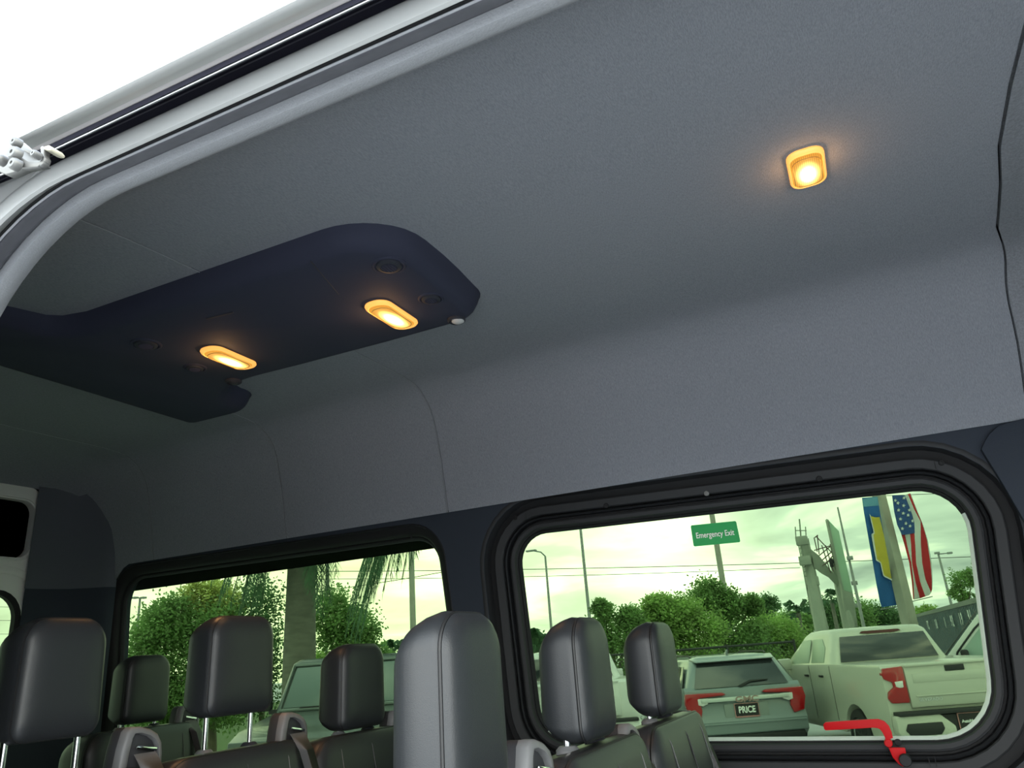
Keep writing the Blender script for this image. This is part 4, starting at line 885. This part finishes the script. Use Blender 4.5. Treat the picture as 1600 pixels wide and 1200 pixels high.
wire((1300, 778), (1700, 762), 40, .016, .0, 'highest overhead wire above the flag')
# big pole, flag and banner
D_ = 17.5
r, t = pole('utility_pole', 1401, 890, D_, 700, .19, .145, 'large square concrete pole between blue banner and flag', CONC, n=4)
# dealer banner (blue with gold emblem)
def ply(name, pts, dep, m, parent, th=.012, dd=0, bev=0):
    P = [at(a, b, dep+dd) for a, b in pts]; return mk(name, G().prism(P, VD*th), m, parent, bevel=bev)
BLUE = mat('banner_blue', (.03, .14, .42), .7, var=.12, vscale=3); BLUEL = mat('banner_light_blue', (.16, .38, .55), .7); GOLD = mat('banner_gold', (.60, .48, .06), .6, var=.1, vscale=4); EDGEW = mat('banner_white', (.75, .75, .70), .7)
bl = at(1375, 850, D_); bn = empty('hanging_banner', (bl.x, bl.y, at(1370, 950, D_).z), label='blue banner with gold emblem hanging left of the large concrete pole', cat='banner')
def cloth(name, L_, R_, dep, m, parent, wave=.05, nx=8, ph=0, th=.008, dd=0):
    """grid between a left and a right pixel edge with folds in depth"""
    g = G(); rows = []
    for i in range(len(L_)):
        row = []
        for j in range(nx+1):
            t = j/nx; x = L_[i][0]+(R_[i][0]-L_[i][0])*t; y = L_[i][1]+(R_[i][1]-L_[i][1])*t
            row.append(at(x, y, dep+dd+wave*math.sin(x*.22+y*.012+ph)))
        rows.append(row)
    w = nx+1; vs = [p for r_ in rows for p in r_]; fs = [(i*w+j, i*w+j+1, (i+1)*w+j+1, (i+1)*w+j) for i in range(len(rows)-1) for j in range(nx)]
    o = len(vs); vs += [p+VD*th for p in vs]; fs += [tuple(k+o for k in f[::-1]) for f in fs]
    g.add(vs, fs); return mk(name, g, m, parent)
Lb = [(1347, 778), (1350, 800), (1357, 840), (1364, 880), (1370, 915), (1375, 940), (1378, 949)]
Rb = [(1371, 776), (1375, 800), (1382, 840), (1389, 880), (1396, 910), (1400, 930), (1404, 945)]
cloth('banner_cloth', Lb, Rb, D_, BLUE, bn, .03)
cloth('banner_top_band', [(1347.5, 780), (1349.5, 792)], [(1371, 776), (1373, 790)], D_, BLUEL, bn, .03, dd=-.012)
ply('gold_emblem', [(1360, 806), (1367, 808.5), (1374.5, 808), (1382, 840), (1389, 878), (1393, 904), (1387, 902), (1381, 899), (1376, 878), (1369.5, 874.5), (1363.5, 838), (1364, 835), (1366.5, 833)], D_, GOLD, bn, dd=-.06)
ply('emblem_edge', [(1358.5, 803), (1360.5, 806), (1367, 833), (1364.5, 836), (1370.5, 874), (1376.5, 878), (1381.5, 899), (1394, 905), (1394, 907.5), (1380.5, 900.5), (1375.5, 879.5), (1369, 876), (1362, 837), (1362, 835), (1365.5, 832)], D_, EDGEW, bn, dd=-.065)
mk('banner_arm', G().tube([at(1402, 948, D_), at(1376, 952, D_)], .012, 6), GALV, bn)
FR = mat('flag_red', (.58, .03, .04), .7); FW = mat('flag_white', (.74, .76, .74), .7); FB = mat('flag_blue', (.035, .09, .28), .7)
fc = at(1430, 860, D_); fl = empty('flag', (fc.x, fc.y, at(1430, 935, D_).z), label='star-spangled flag with red and white stripes hanging right of the pole', cat='flag')
# stripe boundaries from hoist (left) to fly, given at seven heights
ys = [776, 800, 830, 850, 880, 910, 932]
B_ = [[1394, 1401, 1410, 1414, 1421, 1427, 1428],
      [1398, 1404, 1413, 1416.5, 1424, 1429, 1429.5],
      [1403, 1409, 1418, 1423, 1427, 1436, 1438.5],
      [1411, 1419, 1426, 1429, 1432, 1443, 1446],
      [1416, 1424, 1431, 1433, 1440, 1452, 1450],
      [1419, 1427, 1437, 1439, 1448, 1455, 1454],
      [1422.5, 1430, 1442, 1448, 1453, 1456.5, 1455.5]]
cols = [FW, FR, FW, FW, FR, FW]
edges = [[(1395, 775), (1399, 800), (1407, 830), (1413, 850), (1421, 880), (1425, 910), (1427, 936)],
         [(1400, 775), (1404, 800), (1413, 830), (1417, 850), (1424, 880), (1427.5, 910), (1428.5, 937)],
         [(1405, 775), (1412, 800), (1421.5, 830), (1423.5, 850), (1425, 880), (1430.5, 910), (1437.5, 935)],
         [(1410, 774), (1420, 800), (1428.5, 830), (1430, 850), (1431.5, 880), (1438, 910), (1446, 932)],
         [(1415, 773), (1424, 800), (1436, 830), (1438.5, 850), (1439.5, 880), (1444.5, 910), (1452, 930)],
         [(1418.5, 772), (1428, 795), (1438.5, 815), (1438.8, 850), (1441, 880), (1446, 905), (1455, 926)],
         [(1422, 771), (1432, 797), (1441, 818), (1448, 842), (1454, 880), (1456, 905), (1456, 922)],
         [(1423, 771), (1433, 797), (1443, 822), (1450, 845), (1456, 880), (1457.2, 905), (1457, 920)]]
for k, m in enumerate((FR, FW, FR, FW, FW, FR, FW)):
    cloth('stripe', edges[k], edges[k+1], D_, m, fl, .05, nx=3, ph=1)
cloth('canton', [(1394, 774), (1397.5, 800), (1402, 820), (1409.5, 836)], [(1414, 774), (1423, 797), (1428.5, 815), (1429.5, 833)], D_, FB, fl, .0, nx=5, ph=1, dd=-.075)
def star(cx, cy, r_px):
    c = []
    for i in range(10):
        a = -PI/2+PI*i/5+.15; rr = r_px*(1 if i % 2 == 0 else .42); c.append((cx+rr*math.cos(a), cy+rr*math.sin(a)))
    return c
for (x, y) in ((1403, 786), (1412, 790), (1399, 782), (1411.5, 802), (1419, 805), (1404, 797), (1407, 811), (1415.5, 818), (1426, 814), (1422, 822), (1412.5, 778), (1421, 797), (1410, 826)):
    mk('star', G().prism([at(a, b, D_-.095) for a, b in star(x, y, 3.1)], VD*.004), FW, fl, smooth=False)
mk('flag_arm', G().tube([at(1424, 940, D_), at(1457, 932, D_)], .012, 6), GALV, fl)
# steel sign tower
TD = 30.0
tb = gxy(1275, 985, TD); tw = empty('sign_tower', tb, label='steel sign tower with ladder, platform and truss under the blade sign', cat='tower')
TOW = mat('tower_grey_paint', (.33, .36, .30), .7, var=.12, vscale=2); THIN = mat('tower_frame_steel', (.20, .15, .14), .6)
def vcol(x, y, dep, topy, w0, w1, n=8):
    p = at(x, y, dep); zt = at(x, topy, dep).z; return G().tube([(p.x, p.y, GZ), (p.x, p.y, zt)], [w0, w1], n)
mk('column', vcol(1269, 910, TD, 838, .30, .20), TOW, tw); mk('column', vcol(1316, 930, TD, 870, .26, .20), TOW, tw)
for p_ in ((1253, 845), (1258, 876), (1270, 908)): q = at(*p_, TD); mk('bracket_box', G().box(q, (.45, .3, .35)), TOW, tw, bevel=.03)
g = G()
for x in (1244, 1260): g.tube([at(x, 846, TD), at(x-1.5, 823, TD)], .022, 5)
g.tube([at(1252, 846, TD), at(1249, 811, TD)], .03, 5); g.tube([at(1244, 829, TD), at(1260, 829, TD)], .02, 5); mk('antenna_frame', g, TOW, tw)
g = G()
g.tube([at(1247, 848, TD), at(1268, 960, TD)], .02, 5); g.tube([at(1251, 848, TD), at(1272, 960, TD)], .02, 5)
for i in range(16): t = i/15; g.tube([at(1247+21*t, 850+108*t, TD), at(1251+21*t, 850+108*t, TD)], .014, 4)
mk('ladder', g, TOW, tw)
ply('gusset_panel', [(1267, 858), (1280, 868), (1297, 890), (1311, 905), (1310, 918), (1296, 903), (1285, 897), (1272, 887)], TD, TOW, tw, th=.12, bev=.02)
g = G()
tr_ = [((1272, 860), (1300, 852)), ((1280, 868), (1302, 850)), ((1285, 875), (1304, 858)), ((1290, 882), (1303, 866)), ((1275, 838), (1304, 868)), ((1272, 840), (1277, 862)), ((1277, 836), (1280, 866)), ((1284, 852), (1298, 895)), ((1290, 852), (1302, 893)), ((1297, 850), (1306, 890)), ((1273, 840), (1278, 836)), ((1284, 885), (1300, 872))]
for a, b in tr_: g.tube([at(*a, TD), at(*b, TD)], .022, 5)
mk('truss', g, THIN, tw)
mk('flood_lamp', G().box(at(1306, 877, TD), (.30, .25, .12)), TRIMB, tw, bevel=.02); mk('flood_lamp', G().box(at(1299, 880, TD), (.14, .2, .3)), TRIMB, tw, bevel=.02)
bs = at(1310, 870, TD-.4); bd = empty('blade_sign', (bs.x, bs.y, GZ), label='tall pale green slanted blade sign in front of the sign tower', cat='sign')
SGN = mat('sign_pale_green', (.42, .62, .45), .4, var=.1, vscale=.8)
ply('sign_face', [(1294, 812), (1311, 830), (1333, 927), (1318, 922)], TD, SGN, bd, th=.15, dd=-.4, bev=.02)
ply('sign_edge', [(1292.5, 814), (1294.5, 812), (1318.5, 922), (1325, 975), (1322, 975), (1316, 922)], TD, TOW, bd, th=.18, dd=-.42)
ply('sign_base', [(1318, 922), (1333, 927), (1341, 980), (1324, 982)], TD, TOW, bd, th=.2, dd=-.4, bev=.02)
r, t = pole('street_lamp', 1328, 880, 28, 786, .075, .03, 'slender pole with small fixtures right of the blade sign')
for (x, y) in ((1328, 872), (1335, 911), (1341, 946)): mk('fixture', G().box(at(x, y, 27.9), (.22, .18, .14)), GALV, r, bevel=.02)
dk = at(1247, 915, 40)
# shipping container
CT = mat('container_blue', (.055, .085, .105), .6, var=.25, vscale=1.5); CTL = mat('container_rail', (.10, .13, .12), .6)
ZT_ = 2.42
def dep_for(x, y, z):
    d = ray(x, y); return (z-EYE.z)/d.z
dl_ = min(60, (ZT_-1.8)/(ray(1428, 961).z)); dr_ = (ZT_-1.8)/(ray(1530, 932).z)
A = at(1428, 961, dl_); Bp = at(1530, 932, dr_); print('container', dl_, dr_, (A-Bp).length)
A = Vector((A.x, A.y, 0)); Bp = Vector((Bp.x, Bp.y, 0)); dirc = (Bp-A).normalized(); Bq = A+dirc*20.5; nrm = Vector((dirc.y, -dirc.x, 0))
if nrm.dot(A) > 0: nrm = -nrm
cn = empty('shipping_container', ((A.x+Bq.x)/2, (A.y+Bq.y)/2, GZ), label='dark blue corrugated shipping container with white numbers beyond the truck', cat='container')
pr = []; L_ = (Bq-A).length; n_ = int(L_/.28)
for i in range(n_):
    s0 = L_*i/n_; w = L_/n_
    for a, dpt in ((0, 0), (.28, 0), (.42, -.04), (.78, -.04), (.92, 0)): pr.append(A+dirc*(s0+w*a)+nrm*dpt)
pr.append(Bq); bk = [Bq-nrm*2.4, A-nrm*2.4]
def lift(z): return [Vector((p.x, p.y, z)) for p in pr+bk]
mk('corrugated_walls', G().loft([lift(GZ+.12), lift(ZT_-.10)]), CT, cn, smooth=False)
def rail(z, h): return G().prism([Vector((p.x, p.y, z)) for p in (A+nrm*.02, Bq+nrm*.02, Bq-nrm*2.42, A-nrm*2.42)], (0, 0, h))
mk('top_rail', rail(ZT_-.12, .12), CTL, cn); mk('bottom_rail', rail(GZ, .14), CTL, cn)
def ctext(s, x, y, sz):
    d = ray(x, y); k = ((A+nrm*.03)-EYE).dot(nrm)/d.dot(nrm); p = EYE+d*k-cn.location+nrm*.02
    text('container_number', s, sz, FW, cn, basisM(p, dirc, Vector((0, 0, 1)), nrm), ext=.004, bold=.006)
for s, x, y in (('T C', 1451, 977.5), ('1 0', 1464, 976), ('1', 1478, 973.5), ('9 2', 1489, 971), ('1 9', 1503, 968), ('9 1', 1517, 964)): ctext(s, x, y, .44)
# ---- fence with chain-link mesh
FD = 18.5
fa = at(820, 1024, FD); fb = at(1240, 1002, FD); fa.z = fb.z = 1.74
fn = empty('chain_link_fence', ((fa.x+fb.x)/2, (fa.y+fb.y)/2, GZ), label='dark chain-link fence in front of the green trees', cat='fence')
FBK = mat('fence_dark_metal', (.03, .035, .03), .6)
mk('top_rail', G().tube([fa, fb], .03, 6), FBK, fn)
for i in range(5): p = fa.lerp(fb, i/4); mk('post', G().tube([(p.x, p.y, GZ), (p.x, p.y, p.z+.05)], .035, 6), FBK, fn)
g = G(); Lf = (fb-fa).length; u = (fb-fa).normalized(); H_ = 1.74-GZ; st = .12; k = -int(H_/st)
while k*st < Lf:
    for s in (1, -1):
        a0 = k*st; a1 = a0+H_; z0 = 0; z1 = H_
        if s < 0: z0, z1 = H_, 0
        if a0 < 0: z0 += (z1-z0)*(-a0)/H_; a0 = 0
        if a1 > Lf: z1 = z0+(z1-z0)*(Lf-a0)/(a1-a0); a1 = Lf
        if a1-a0 < .02: continue
        p = fa+u*a0; q = fa+u*a1; p = Vector((p.x, p.y, GZ+z0)); q = Vector((q.x, q.y, GZ+z1)); w = Vector((0, 0, .006)); g.add([p-w, p+w, q+w, q-w], [(0, 1, 2, 3)])
    k += 1
tag(mk('wire_mesh', g, FBK, fn, smooth=False), kind='stuff')
# ---- verge beyond the parking rows
vg = plate([gxy(120, 1150, 10.6), gxy(700, 1150, 10.6), gxy(700, 1100, 60), gxy(-200, 1100, 60)], [], (0, 0, .03))
tag(mk('lawn', vg, mat('grass', (.05, .10, .02), .9, bump=.6, bscale=40, var=.35, vscale=6)), kind='structure')
a = gxy(150, 1150, 10.5); b = gxy(720, 1150, 10.5); d = (b-a).normalized(); nn_ = Vector((-d.y, d.x, 0))
tag(mk('kerb', G().prism([a, b, b+nn_*.16, a+nn_*.16], (0, 0, .14)), mat('kerb_concrete', (.42, .42, .38), .9, var=.15, vscale=4)), kind='structure')
